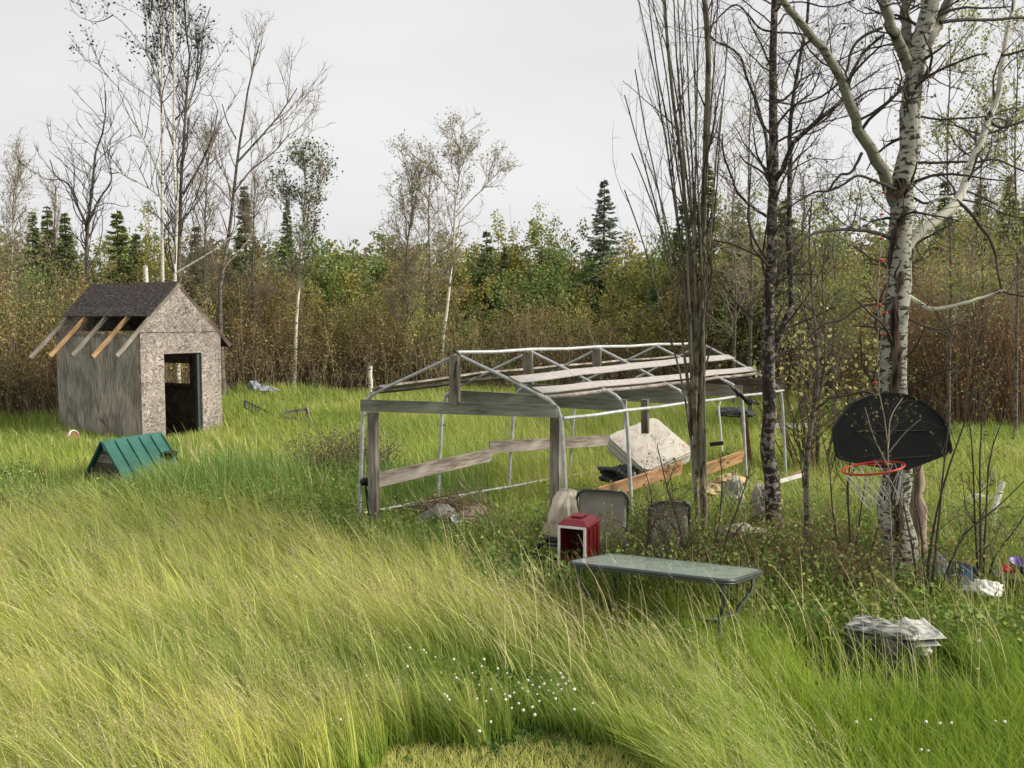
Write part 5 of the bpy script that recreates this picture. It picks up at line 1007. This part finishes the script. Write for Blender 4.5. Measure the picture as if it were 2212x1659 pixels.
# ================================================================== THICKET (willow brush)
ux = np.array([-.8, -.553, -.5, -.42, -.35, -.31, -.2, -.1, 0, .07, .15, .22, .3, .36, .45, .553, .8])
ytop = np.array([610, 600, 575, 590, 640, 640, 625, 650, 665, 660, 640, 620, 620, 590, 545, 520, 500])
yedge = np.array([25, 26, 26.5, 29, 32, 34.5, 36, 36, 36.5, 36.5, 36, 35, 34, 32, 30, 29, 28])
def thicket(name, label, N, d0, d1, hs, cols, stemcols, nl, ls, seed, tall=1, umin=-.75, umax=.75, tilt=.12, rad=.012, colfn=None):
    g = np.random.default_rng(seed); u = g.uniform(umin, umax, N); Ye = np.interp(u, ux, yedge)+g.uniform(d0, d1, N)+g.normal(size=N)*.4
    x = u*Ye; top = 3.1+(690-np.interp(u, ux, ytop))*Ye/F0
    h = top*hs*g.uniform(.5, 1.12, N)*(1+.13*np.sin(x*1.1+np.sin(Ye))+.12*np.sin(x*2.7+1+Ye*.8)); K = 5; s = np.linspace(0, 1, K)[None, :, None]
    d = np.stack([g.normal(size=N)*tilt, g.normal(size=N)*tilt, np.ones(N)], 1); P = np.stack([x, Ye, np.zeros(N)], 1)[:, None]+d[:, None]*h[:, None, None]*s+g.normal(size=(N, K, 3))*.07*s
    R = np.full((N, 1), rad)*np.linspace(1, .35, K)[None]*g.uniform(.5, 1.6, (N, 1))
    P2, R2 = grow(P, R, N*4, .25, 1, .4, 1.0, .5, .4, .3, .6, 3, g, .5, .3, minr=.006)
    V1, Q1 = tubes(P, R, 3); V2, Q2 = tubes(P2, R2, 3)
    c1 = np.concatenate([leafcols(N, stemcols, .25, g, per=K*3), leafcols(N*4, stemcols, .25, g, per=9)])
    c = onbranch(P2, nl, g, .0, .12); V3, Q3 = leafquads(c, ls, .6, g)
    k = np.floor(c[:, 0]*.45+np.sin(c[:, 1])*1.1+1.3*np.sin(c[:, 0]*.21)).astype(int) % len(cols)
    cc = np.array([np.array(q)[g.integers(0, len(q), 1)[0]] for q in cols])
    cl = np.stack([np.array(cols[kk])[g.integers(0, len(cols[kk]))] for kk in k]) if False else None
    pal = np.array([[q[j % len(q)] for j in range(4)] for q in cols]); cl = pal[k, g.integers(0, 4, len(c))]*(1+g.normal(size=(len(c), 1))*.25)
    if colfn is not None: cl = colfn(c, cl, g)
    V = np.concatenate([V1, V2, V3]); Q = np.concatenate([Q1, Q2+len(V1), Q3+len(V1)+len(V2)]); col = np.concatenate([c1, np.repeat(np.clip(cl, .004, 1), 4, 0)])
    o = npmesh(name, V, Q, 'leaf', None, col=col, smooth=False); tag(o, label, 'thicket', kind='stuff')
STM = [(.27, .21, .15), (.36, .28, .2), (.17, .125, .09), (.46, .38, .29)]
def zonal(c, cl, g):
    u = c[:, 0]/c[:, 1]; hz = c[:, 2]
    org = np.exp(-((u+.44)/.05)**2); brn = 1/(1+np.exp((hz-1.9)*2.2))
    cl = cl*(1-.5*org[:, None])+np.array([.3, .15, .065])*.5*org[:, None]
    return cl*(1-.45*brn[:, None])+np.array([.24, .165, .1])*.45*brn[:, None]
thicket('willow_thicket', 'dense brown budding willow brush along the far side of the field', 4600, 0, 5.5, .86, [OLV, BRN, YG, OLV, GRN, BRN], STM, 340000, .095, 70, colfn=zonal)
thicket('low_thicket', 'low brown stems and dead undergrowth at the foot of the willow brush', 3000, -.6, 2.0, .5, [BRN, OLV], STM, 60000, .08, 71, tilt=.2)
# far wood
g = np.random.default_rng(72); N = 1500; u = g.uniform(-.8, .8, N); Yf = g.uniform(50, 64, N); yt = np.interp(u, [-.8, -.5, -.3, -.2, -.1, 0, .1, .2, .3, .5, .8], [490, 510, 530, 535, 535, 545, 550, 530, 500, 465, 450])
xx = u*Yf; h = (3.1+(690-yt)*Yf/F0)*g.uniform(.8, 1.06, N); c = []
nl = 62; i = np.repeat(np.arange(N), nl); s = g.uniform(.12, 1, N*nl); r_ = 1.3*np.sqrt(1.02-s)*g.uniform(0, 1, N*nl)**.5; a = g.uniform(0, 6.28, N*nl)
c = np.stack([xx[i]+r_*np.cos(a), Yf[i]+r_*np.sin(a), h[i]*s], 1); V, Q = leafquads(c, .34, .6, g)
far = np.array([(.2, .24, .1), (.27, .26, .12), (.3, .24, .14), (.15, .19, .09)]); cl = far[g.integers(0, 4, N)][i]*(1+g.normal(size=(len(i), 1))*.2)
tag(npmesh('far_wood', V, Q, 'leaf', None, col=np.repeat(np.clip(cl, .005, 1), 4, 0), smooth=False), 'mixed green and brown wood rising behind the willow brush', 'wood', kind='stuff')

# ================================================================== GRASS
def blades(x, y, h, lean, ldir, w, col, K=3, g=rng, curve=1.7, tipc=None, drop=.12, z0=0):
    n_ = len(x); s = np.linspace(0, 1, K+1)[None, :]
    dx_, dy_ = np.cos(ldir)*lean*h, np.sin(ldir)*lean*h
    px = x[:, None]+dx_[:, None]*s**curve; py = y[:, None]+dy_[:, None]*s**curve; pz = z0+h[:, None]*(s-drop*lean[:, None]*s**2.5)
    a = g.uniform(-1.1, 1.1, n_); sx, sy = np.cos(a), np.sin(a); ww = w[:, None]*np.array([1, .95, .7, .12])[None, :K+1] if K == 3 else w[:, None]*np.linspace(1, .15, K+1)[None]
    Lf = np.stack([px-sx[:, None]*ww/2, py-sy[:, None]*ww/2, pz], -1); Rt = np.stack([px+sx[:, None]*ww/2, py+sy[:, None]*ww/2, pz], -1)
    V = np.stack([Lf, Rt], 2).reshape(n_, -1, 3); m_ = 2*(K+1); b_ = (np.arange(n_)*m_)[:, None]
    Q = np.concatenate([np.concatenate([b_+2*j, b_+2*j+1, b_+2*j+3, b_+2*j+2], 1) for j in range(K)], 0)
    if tipc is None: c = np.repeat(col[:, None], m_, 1)
    else:
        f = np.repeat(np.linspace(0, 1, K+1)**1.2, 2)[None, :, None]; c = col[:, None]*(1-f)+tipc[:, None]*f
    tip = np.stack([px[:, -1], py[:, -1], pz[:, -1]], 1); dirn = np.stack([px[:, -1]-px[:, -2], py[:, -1]-py[:, -2], pz[:, -1]-pz[:, -2]], 1)
    return V.reshape(-1, 3), Q, c.reshape(-1, 3), tip, dirn
class Acc:
    def __init__(s): s.V = []; s.Q = []; s.C = []; s.k = 0
    def add(s, V, Q, c): s.V.append(V); s.Q.append(Q+s.k); s.C.append(c); s.k += len(V)
    def build(s, name, label, cat, m='grass'):
        tag(npmesh(name, np.concatenate(s.V), np.concatenate(s.Q), m, None, col=np.clip(np.concatenate(s.C), .004, 1), smooth=False), label, cat, kind='stuff')
def samp(n_, y0, y1, ulim, g, p=2.0, umin=None):
    """points in the wedge in front of the photographer's deck, denser nearby"""
    a = g.uniform(0, 1, n_); e = 2-p; Y = (y0**e+(y1**e-y0**e)*a)**(1/e) if abs(e) > 1e-6 else y0*(y1/y0)**a
    u = g.uniform(-ulim if umin is None else umin, ulim, n_); return u*Y, Y
def fbm(x, y, s, seed):
    r = np.random.default_rng(seed); v = 0
    for o_ in range(5):
        k = r.normal(size=(4, 2))*s*1.8**o_; ph = r.uniform(0, 6.28, 4); v = v+sum(np.sin(k[i][0]*x+k[i][1]*y+ph[i]) for i in range(4))/4*.62**o_
    return v
zu = np.array([-.8, -.553, -.28, -.15, -.03, .05, .13, .2, .27, .34, .42, .6]); zY = np.array([14, 13.6, 12.6, 10.6, 9.6, 9.0, 8.4, 7.7, 7.0, 6.2, 5.4, 4.5])
lawnY = lambda u: 6.48+.12*np.sin(u*14+1)+.08*np.sin(u*45)-np.clip(np.abs(u+.01)-.12, 0, 1)*8
def clov(x, y): return np.exp(-(((x+.05)/.62)**2+((y-7.25)/.42)**2))
g = np.random.default_rng(80)
# tall wind-blown grass
A = Acc(); nt_ = 11500; tx_, ty_ = samp(nt_, 4.6, 14.2, .66, g, 1.7); ti = g.integers(0, nt_, 250000); sp_ = .024*(ty_[ti]/7)**.5; x = tx_[ti]+g.normal(size=len(ti))*sp_; y = ty_[ti]+g.normal(size=len(ti))*sp_; tl_ = g.normal(size=nt_); td_ = g.normal(size=nt_); tc_ = g.normal(size=nt_); th_ = g.normal(size=nt_); u = x/y
edge = np.interp(u, zu, zY)+.55*fbm(x, y, 1.2, 1)+g.normal(size=len(x))*.3; keep = (y < edge) & (y > lawnY(u)) & (g.random(len(x)) > clov(x, y)*1.3)
HS = [(atz(px, py, .2)[:2], r_) for px, py, r_ in ((90, 1480, .5), (360, 1440, .3), (640, 1440, .35), (930, 1470, .35), (1050, 1500, .4), (820, 1400, .3), (1320, 1480, .25), (250, 1330, .25), (560, 1250, .4))]
hz_ = sum(np.exp(-(((x-c_[0])/(r_*1.3))**2+((y-c_[1])/r_)**2)) for c_, r_ in HS)
holes = fbm(x, y, .75, 2)+.6*hz_; keep &= g.random(len(x)) > np.clip((holes-.55)*1.6, 0, .85); x, y, u, holes, ti = x[keep], y[keep], u[keep], holes[keep], ti[keep]; n_ = len(x)
nearclov = np.exp(-(((x+.25)/1.5)**2+((y-7.2)/.9)**2))
h = .56*(1-.28/(1+np.exp(-(x-.6)*4))*(y < 9))*(1+.22*fbm(x, y, 1.3, 3)+.17*th_[ti])*g.uniform(.4, 1.2, n_)*(1-.5*nearclov); lean = np.clip(.62+.25*fbm(x, y, .9, 4)+tl_[ti]*.26+g.normal(size=n_)*.17, .1, 1.3)*(1-.45*nearclov); ld = math.pi-.1+.3*fbm(x, y, .7, 5)+td_[ti]*.42+g.normal(size=n_)*.16
mixv = np.clip(.58+.4*fbm(x, y, 1.1, 6)+tc_[ti]*.26+g.normal(size=n_)*.15, 0, 1)[:, None]
yel = np.array([.6, .57, .16]); grn = np.array([.27, .37, .07]); tanc = np.array([.66, .56, .27])
c0 = grn*(1-mixv)+yel*mixv; tn = (g.random(n_) < .14)[:, None]; c0 = np.where(tn, tanc, c0)*(1+tc_[ti][:, None]*.1+g.normal(size=(n_, 1))*.18)
cp = np.clip(nearclov*1.2, 0, 1)[:, None]*.6; gr_ = (.55/(1+np.exp(-(x-1.0)*3)))[:, None]; c0 = c0*(1-gr_)+np.array([.38, .5, .09])*gr_; c0 = c0*(1-cp)+np.array([.12, .2, .03])*cp
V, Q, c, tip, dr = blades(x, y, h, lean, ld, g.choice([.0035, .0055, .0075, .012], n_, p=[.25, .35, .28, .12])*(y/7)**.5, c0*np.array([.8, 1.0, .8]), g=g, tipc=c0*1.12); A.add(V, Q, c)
A.build('tall_grass', 'long yellow green grass leaning left in the wind', 'grass')
# seed panicles
hd = fbm(x, y, .8, 9); sel = np.where((g.random(n_) < .09+.3*np.clip(hd, 0, 1)) & (h > .4) & (nearclov < .5))[0]; m_ = 8
tp = tip[sel]; dd = dr[sel]; dd /= np.linalg.norm(dd, axis=1, keepdims=True); ii = np.repeat(np.arange(len(sel)), m_); f = g.uniform(-.2, .5, len(ii))[:, None]
cc = tp[ii]+dd[ii]*(f*.22-.02)+g.normal(size=(len(ii), 3))*.016; V, Q = leafquads(cc, .0135, .35, g); A = Acc(); A.add(V, Q, leafcols(len(ii), [(.5, .38, .27), (.58, .47, .33), (.4, .28, .23), (.6, .53, .32)], .15, g)); A.build('seed_heads', 'purple brown feathery seed heads on the tall grass', 'grass seed heads', 'dry')
# tall seed stalks standing out of the mass
ns_ = 5200; x, y = samp(ns_, 5.0, 14.0, .64, g, 1.5); u = x/y; k = (y < np.interp(u, zu, zY)+.3) & (y > lawnY(u)+.35) & (g.random(ns_) > clov(x, y)) & (fbm(x, y, .9, 44) > -.35); x, y = x[k], y[k]; n2_ = len(x)
c2 = np.array([.66, .62, .27])*(1+g.normal(size=(n2_, 1))*.2); A = Acc(); V, Q, c, tip2, dr2 = blades(x, y, g.uniform(.45, .82, n2_)*(1-.25*(x > .8)), np.clip(.6+g.normal(size=n2_)*.22, .1, 1.2), math.pi-.1+g.normal(size=n2_)*.4, g.uniform(.005, .0085, n2_)*(y/7)**.6, c2, K=5, g=g, curve=2.0); A.add(V, Q, c)
dr2 = dr2/np.linalg.norm(dr2, axis=1, keepdims=True); m2_ = 16; ii = np.repeat(np.arange(n2_), m2_); f = g.uniform(-.12, .04, len(ii)); rad_ = .006+.02*g.random(len(ii))*(1-np.abs(f+.04)*6); cc = tip2[ii]+dr2[ii]*f[:, None]+g.normal(size=(len(ii), 3))*np.clip(rad_, .004, .03)[:, None]*.7
V, Q = leafquads(cc, .014*(y[ii]/7)**.6, .4, g); A.add(V, Q, leafcols(len(ii), [(.52, .4, .3), (.6, .5, .34), (.42, .31, .25), (.62, .56, .33)], .15, g)); A.build('seed_stalks', 'pale seed stalks bending left above the tall grass', 'grass', 'dry')
# short grass, right foreground and understory
A = Acc(); x, y = samp(150000, 4.4, 12.5, .68, g, 1.6); u = x/y; keep = (y > lawnY(u)+.0) & (g.random(len(x)) > .9*clov(x, y)) & (g.random(len(x)) > .88*((np.abs(x-3.2) < .75) & (y > 6.9) & (y < 8.6))); x, y, u = x[keep], y[keep], u[keep]; n_ = len(x); tall = y < np.interp(u, zu, zY)
h = np.where(tall, .26, .34)*g.uniform(.5, 1.3, n_)*(1+.25*fbm(x, y, 1.2, 12)); mixv = np.clip(.4+.35*fbm(x, y, .9, 13)+g.normal(size=n_)*.2, 0, 1)[:, None]
c0 = (np.array([.15, .25, .03])*(1-mixv)+np.array([.34, .42, .06])*mixv)*(1+g.normal(size=(n_, 1))*.15)
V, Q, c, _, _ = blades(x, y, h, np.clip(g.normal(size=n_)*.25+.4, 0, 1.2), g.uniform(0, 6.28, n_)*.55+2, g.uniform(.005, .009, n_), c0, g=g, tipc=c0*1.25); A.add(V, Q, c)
A.build('short_grass', 'bright green short grass under and right of the tall grass', 'grass')
# mown strip
A = Acc(); n_ = 60000; y = g.uniform(4.3, 7.3, n_); x = g.uniform(-2.9, 2.2, n_); k = y < lawnY(x/y)+.2; x, y = x[k], y[k]; n_ = len(x); mixv = g.random((n_, 1)); c0 = np.array([.6, .68, .15])*mixv+np.array([.8, .7, .3])*(1-mixv)
V, Q, c, _, _ = blades(x, y, g.uniform(.03, .09, n_), g.uniform(.2, 1, n_), g.uniform(0, 6.28, n_), g.uniform(.004, .007, n_), c0, K=2, g=g); A.add(V, Q, c); A.build('mown_grass', 'short dry mown grass at the bottom of the view', 'grass')
# meadow beyond
A = Acc(); x, y = samp(330000, 9.0, 40, .66, g, 1.15); u = x/y; ed = np.interp(u, ux, yedge)
inshed = (( (x+9.03)*ca+(y-22.5)*sa > 0.02) & ((x+9.03)*ca+(y-22.5)*sa < SW-.02) & (-(x+9.03)*sa+(y-22.5)*ca > .02) & (-(x+9.03)*sa+(y-22.5)*ca < SLn))
indog = ((x-gl[0])*ax_[0]+(y-gl[1])*ax_[1] > 0) & ((x-gl[0])*ax_[0]+(y-gl[1])*ax_[1] < DLn) & (np.abs((x-gl[0])*ay_[0]+(y-gl[1])*ay_[1]) < DW)
keep = (y > np.interp(u, zu, zY)-.6) & (y < ed+1.5) & ~inshed & ~indog & ~(((x+.75)/.6)**2+((y-12.8)/.5)**2 < 1) & ~((u > .02) & (y < 12) & (g.random(len(x)) < .6)); x, y, u = x[keep], y[keep], u[keep]; n_ = len(x)
dark = np.clip(1.15-np.abs(y-15.4-1.5*u)/3.0, 0, 1)*(u < -.02)+.7*np.clip(1-np.abs(y-11.5)/1.6, 0, 1)*(u > -.15); dark = np.clip(dark+.35*fbm(x, y, .7, 21), 0, 1)
h = (.46+.3*dark)*g.uniform(.35, 1.3, n_)*(1+.35*fbm(x, y, .8, 20)); h = np.where((x < -4) & (y < 24) & (y > 17), h*.75, h); h = h*(1-.72*np.exp(-(((x+7.1)/1.5)**2+((y-15.6)/1.3)**2))); mixv = np.clip(.5+.55*fbm(x, y, .6, 22)+g.normal(size=n_)*.3, 0, 1)[:, None]
c0 = np.array([.22, .32, .05])*(1-mixv)+np.array([.42, .46, .1])*mixv; dk = (dark*.85)[:, None]; c0 = c0*(1-dk)+(np.array([.1, .2, .045])*(1-mixv*.5)+np.array([.19, .28, .06])*mixv*.5)*dk; dr_ = (g.random(n_) < .1+.12*np.clip(fbm(x, y, .4, 23), 0, 1))[:, None]; c0 = np.where(dr_, np.array([.55, .5, .22]), c0); c0 = c0*(1+g.normal(size=(n_, 1))*.2)
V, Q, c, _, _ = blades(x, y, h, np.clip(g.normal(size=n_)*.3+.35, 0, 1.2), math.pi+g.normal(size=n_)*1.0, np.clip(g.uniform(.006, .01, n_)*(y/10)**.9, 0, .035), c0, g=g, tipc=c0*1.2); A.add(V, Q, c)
A.build('meadow_grass', 'rough green meadow grass reaching back to the willow brush', 'grass')
# pale dry reed stalks
A = Acc(); n0 = 520; cx_ = np.concatenate([g.normal(1250, 190, 150), g.uniform(700, 1150, 60), g.uniform(1050, 1500, 40), g.uniform(1450, 2212, 150), g.normal(1180, 60, 0), g.uniform(380, 560, 60), g.uniform(-60, 110, 30), g.uniform(560, 1050, 40)])
yy = np.concatenate([g.uniform(8.0, 9.6, 150), g.uniform(9.8, 11.5, 60), g.uniform(7.2, 8.2, 40), g.uniform(6.9, 9.2, 150), g.uniform(17, 20, 60), g.uniform(13.6, 15.5, 30), g.uniform(14, 18, 40)])
cx_ = cx_[:len(yy)]; x = (cx_-CX)/F0*yy; n_ = len(x); c0 = np.array([.7, .62, .33])*(1+g.normal(size=(n_, 1))*.15)
V, Q, c, _, _ = blades(x, yy, g.uniform(.5, .98, n_), np.clip(.35+g.normal(size=n_)*.22, 0, 1), math.pi+g.normal(size=n_)*.5, g.uniform(.007, .011, n_)*(yy/8)**.7, c0, K=5, g=g, curve=2.2); A.add(V, Q, c); A.build('dry_stalks', 'pale dry grass stalks standing above the green growth', 'dry grass', 'dry')
# leafy undergrowth
A = Acc(); n0 = 2600
reg = [(-3.4, -.2, 10.9, 13.0, 520, .38), (-.3, 4.8, 9.4, 12.4, 1900, .5), (1.0, 5.2, 8.0, 10.2, 700, .34), (-.6, 1.0, 9.2, 10.4, 260, .42), (3.3, 6.6, 9.0, 14.5, 500, .5), (.6, 4.5, 12, 15, 300, .4), (-8, -2.3, 12.4, 14.5, 420, .42), (-9.5, -2.6, 13.0, 17, 1700, .48), (-3.2, -1.6, 11.2, 13.6, 260, .45), (3.0, 6.5, 7.6, 9.6, 420, .28), (1.5, 5, 10, 12, 500, .5)]
reg += [(c_[0]-r_, c_[0]+r_, c_[1]-r_*.8, c_[1]+r_*.8, int(260*r_), .22) for c_, r_ in HS]
bx_, by_, bh_ = [], [], []
for (x0, x1, y0, y1, n1, hh) in reg: bx_.append(g.uniform(x0, x1, n1)); by_.append(g.uniform(y0, y1, n1)); bh_.append(hh*g.uniform(.5, 1.35, n1))
bx_, by_, bh_ = map(np.concatenate, (bx_, by_, bh_)); kk_ = (by_ > lawnY(bx_/by_)+.25) & ~((np.abs(bx_+7.0) < 1.4) & (by_ > 14.3) & (by_ < 17.5)) & ~((((bx_+.75)/.6)**2+((by_-12.8)/.6)**2 < 1) | ((bx_ > 4.4) & (bx_ < 5.7) & (by_ > 8.9) & (by_ < 10.1)) | ((np.abs(bx_-3.2) < .75) & (by_ > 6.9) & (by_ < 8.5))); bx_, by_, bh_ = bx_[kk_], by_[kk_], bh_[kk_]; n_ = len(bx_)
k = ~((np.abs(bx_-1.5) < .75) & (np.abs(by_-8.8) < .55)); bh_ = np.where(k, bh_, bh_*.6)
s = np.linspace(0, 1, 4)[None, :, None]; d = np.stack([g.normal(size=n_)*.35*bh_, g.normal(size=n_)*.35*bh_, bh_], 1); P = np.stack([bx_, by_, np.zeros(n_)], 1)[:, None]+d[:, None]*s; R = np.full((n_, 1), .004)*np.linspace(1, .4, 4)[None]
V, Q = tubes(P, R, 3); A.add(V, Q, leafcols(n_, [(.12, .16, .04), (.2, .12, .07)], .2, g, per=12))
per = 17; ii = np.repeat(np.arange(n_), per); f = g.uniform(.25, 1.05, len(ii))[:, None]; c = P[ii, 0]*(1-f)+P[ii, 3]*f+g.normal(size=(len(ii), 3))*np.array([.08, .08, .03])
V, Q = leafquads(c, np.where(by_[ii] < 8, .034, .058), .62, g, flat=.55); pal = np.array([(.16, .27, .055), (.23, .33, .07), (.33, .39, .1), (.12, .21, .05), (.42, .33, .14)]); pk = np.clip((fbm(bx_, by_, 1.0, 30)*1.5+2+g.normal(size=n_)).astype(int), 0, 4)
A.add(V, Q, np.repeat(np.clip(pal[pk][ii]*(1+g.normal(size=(len(ii), 1))*.2), .004, 1), 4, 0)); A.build('undergrowth', 'leafy green weeds and raspberry canes around the junk', 'undergrowth', 'leaf')
n_ = 1500; bx2 = np.concatenate([g.uniform(1.2, 4.4, 900), g.uniform(3.4, 6.4, 400), g.uniform(-.2, 1.4, 200)]); by2 = np.concatenate([g.uniform(9.3, 12.2, 900), g.uniform(9.2, 13.5, 400), g.uniform(9.8, 12.2, 200)])
hh2 = g.uniform(.35, 1.25, n_)*(1+.3*fbm(bx2, by2, 1.5, 41)); K = 6; s_ = np.linspace(0, 1, K)[None, :, None]; d = np.stack([g.normal(size=n_)*.35*hh2, g.normal(size=n_)*.35*hh2, hh2], 1)
P = np.stack([bx2, by2, np.zeros(n_)], 1)[:, None]+d[:, None]*s_+g.normal(size=(n_, K, 3))*.02*s_; P[..., 2] -= .25*hh2[:, None]*s_[..., 0]**3; R = np.full((n_, 1), .0045)*np.linspace(1, .45, K)[None]
P2, R2 = grow(P, R, 2600, .3, 1, .12, .4, .6, .2, .4, .7, 4, g, .5, .3, minr=.0022)
V1, Q1 = tubes(P, R, 3); V2, Q2 = tubes(P2, R2, 3); sc_ = [(.17, .1, .065), (.26, .18, .11), (.1, .07, .05), (.34, .27, .17)]
c = onbranch(P2, 9000, g, .1, .03); V3, Q3 = leafquads(c, .04, .6, g); lc_ = leafcols(9000, [(.3, .34, .09), (.4, .38, .13), (.2, .28, .07), (.42, .26, .12)], .2, g)
tag(npmesh('tangled_stems', np.concatenate([V1, V2, V3]), np.concatenate([Q1, Q2+len(V1), Q3+len(V1)+len(V2)]), 'leaf', None, col=np.concatenate([leafcols(n_, sc_, .25, g, per=K*3), leafcols(2600, sc_, .25, g, per=12), lc_]), smooth=False), 'tangle of brown dead stems and budding twigs around the junk and trunks', 'brush', kind='stuff')
# brown dead clump near the wavy trunk
A = Acc(); n_ = 900; x = g.normal(X(1825, 10), .22, n_); y = g.normal(9.9, .25, n_); c0 = np.array([.33, .25, .15])*(1+g.normal(size=(n_, 1))*.2)
V, Q, c, _, _ = blades(x, y, g.uniform(.25, .8, n_), g.uniform(0, .6, n_), g.uniform(0, 6.28, n_), g.uniform(.005, .01, n_), c0, g=g); A.add(V, Q, c); A.build('dead_grass_clump', 'tan dead grass clump left of the poplar foot', 'dry grass', 'dry')
# clover leaves
A = Acc(); n_ = 5200; x = g.normal(-.05, .5, n_); y = g.normal(7.2, .36, n_); z = g.uniform(.03, .2, n_)*np.clip(clov(x, y)+.35, 0, 1); c = np.stack([x, y, z], 1); V, Q = leafquads(c, .05, .9, g, flat=.8); A.add(V, Q, leafcols(n_, [(.05, .12, .02), (.08, .17, .03), (.11, .2, .04)], .2, g)); A.build('clover_leaves', 'dark green clover patch at the lower middle', 'clover', 'leaf')
# clover flowers
cf = thing('clover_flower', 'small round white clover flower among the clover leaves', 'flower', (0, 7, 0), 'white clover flowers')
blob('flower_head', (0, 7, .3), (.015, .015, .014), 'clover', '', '', parent=cf, n=5, sq=1, seed=1); MB().tube([(0, 7, 0), (.004, 7, .15), (0, 7, .29)], .0022, 4).build('stalk', 'stemgreen', cf)
spots = [(1190, 1470), (1175, 1478), (1165, 1485), (1150, 1480), (1140, 1495), (1128, 1488), (1110, 1497), (1100, 1505), (1092, 1512), (1160, 1500), (1185, 1492), (1205, 1480), (1120, 1520), (1105, 1530), (1130, 1535), (1150, 1528), (1090, 1500), (1060, 1490), (1035, 1480), (1030, 1510), (1050, 1515), (965, 1505), (970, 1512), (960, 1500), (985, 1465), (1040, 1440), (1020, 1455), (1045, 1425), (1075, 1445), (1095, 1455), (920, 1410), (915, 1405), (885, 1400), (940, 1420), (1215, 1465), (1222, 1478), (1228, 1472), (1240, 1490), (1200, 1510), (1165, 1515), (1120, 1475), (1140, 1470), (1212, 1490), (1195, 1498), (980, 1425), (880, 1440), (790, 1460), (728, 1490), (735, 1555), (745, 1520), (665, 1493), (1035, 1580), (1060, 1560), (860, 1470), (1985, 1375), (1850, 1560), (1880, 1555), (2000, 1560), (2030, 1563), (2055, 1562), (2150, 1558), (2170, 1560), (1990, 1620), (2005, 1622), (2115, 1385), (1240, 1533), (1280, 1520), (1155, 1545), (540, 1095), (660, 1080), (2112, 1445), (1210, 1455)]
k0 = 0
for i, (px, py) in enumerate(spots):
    zf = .34 if clov(*atz(px, py, .3)[:2]) > .2 else .42
    p = atz(px, py, zf); r = cf if i == 0 else cf.copy()
    if i: C.objects.link(r)
    r.location = (p[0], p[1], 0); r.rotation_euler = (0, 0, i*1.3); s_ = .5+.4*((i*37) % 10)/10; r.scale = (s_, s_, s_); r.location.z = zf-.3*s_
    if i:
        for ch in list(cf.children):
            c_ = ch.copy(); C.objects.link(c_); c_.parent = r
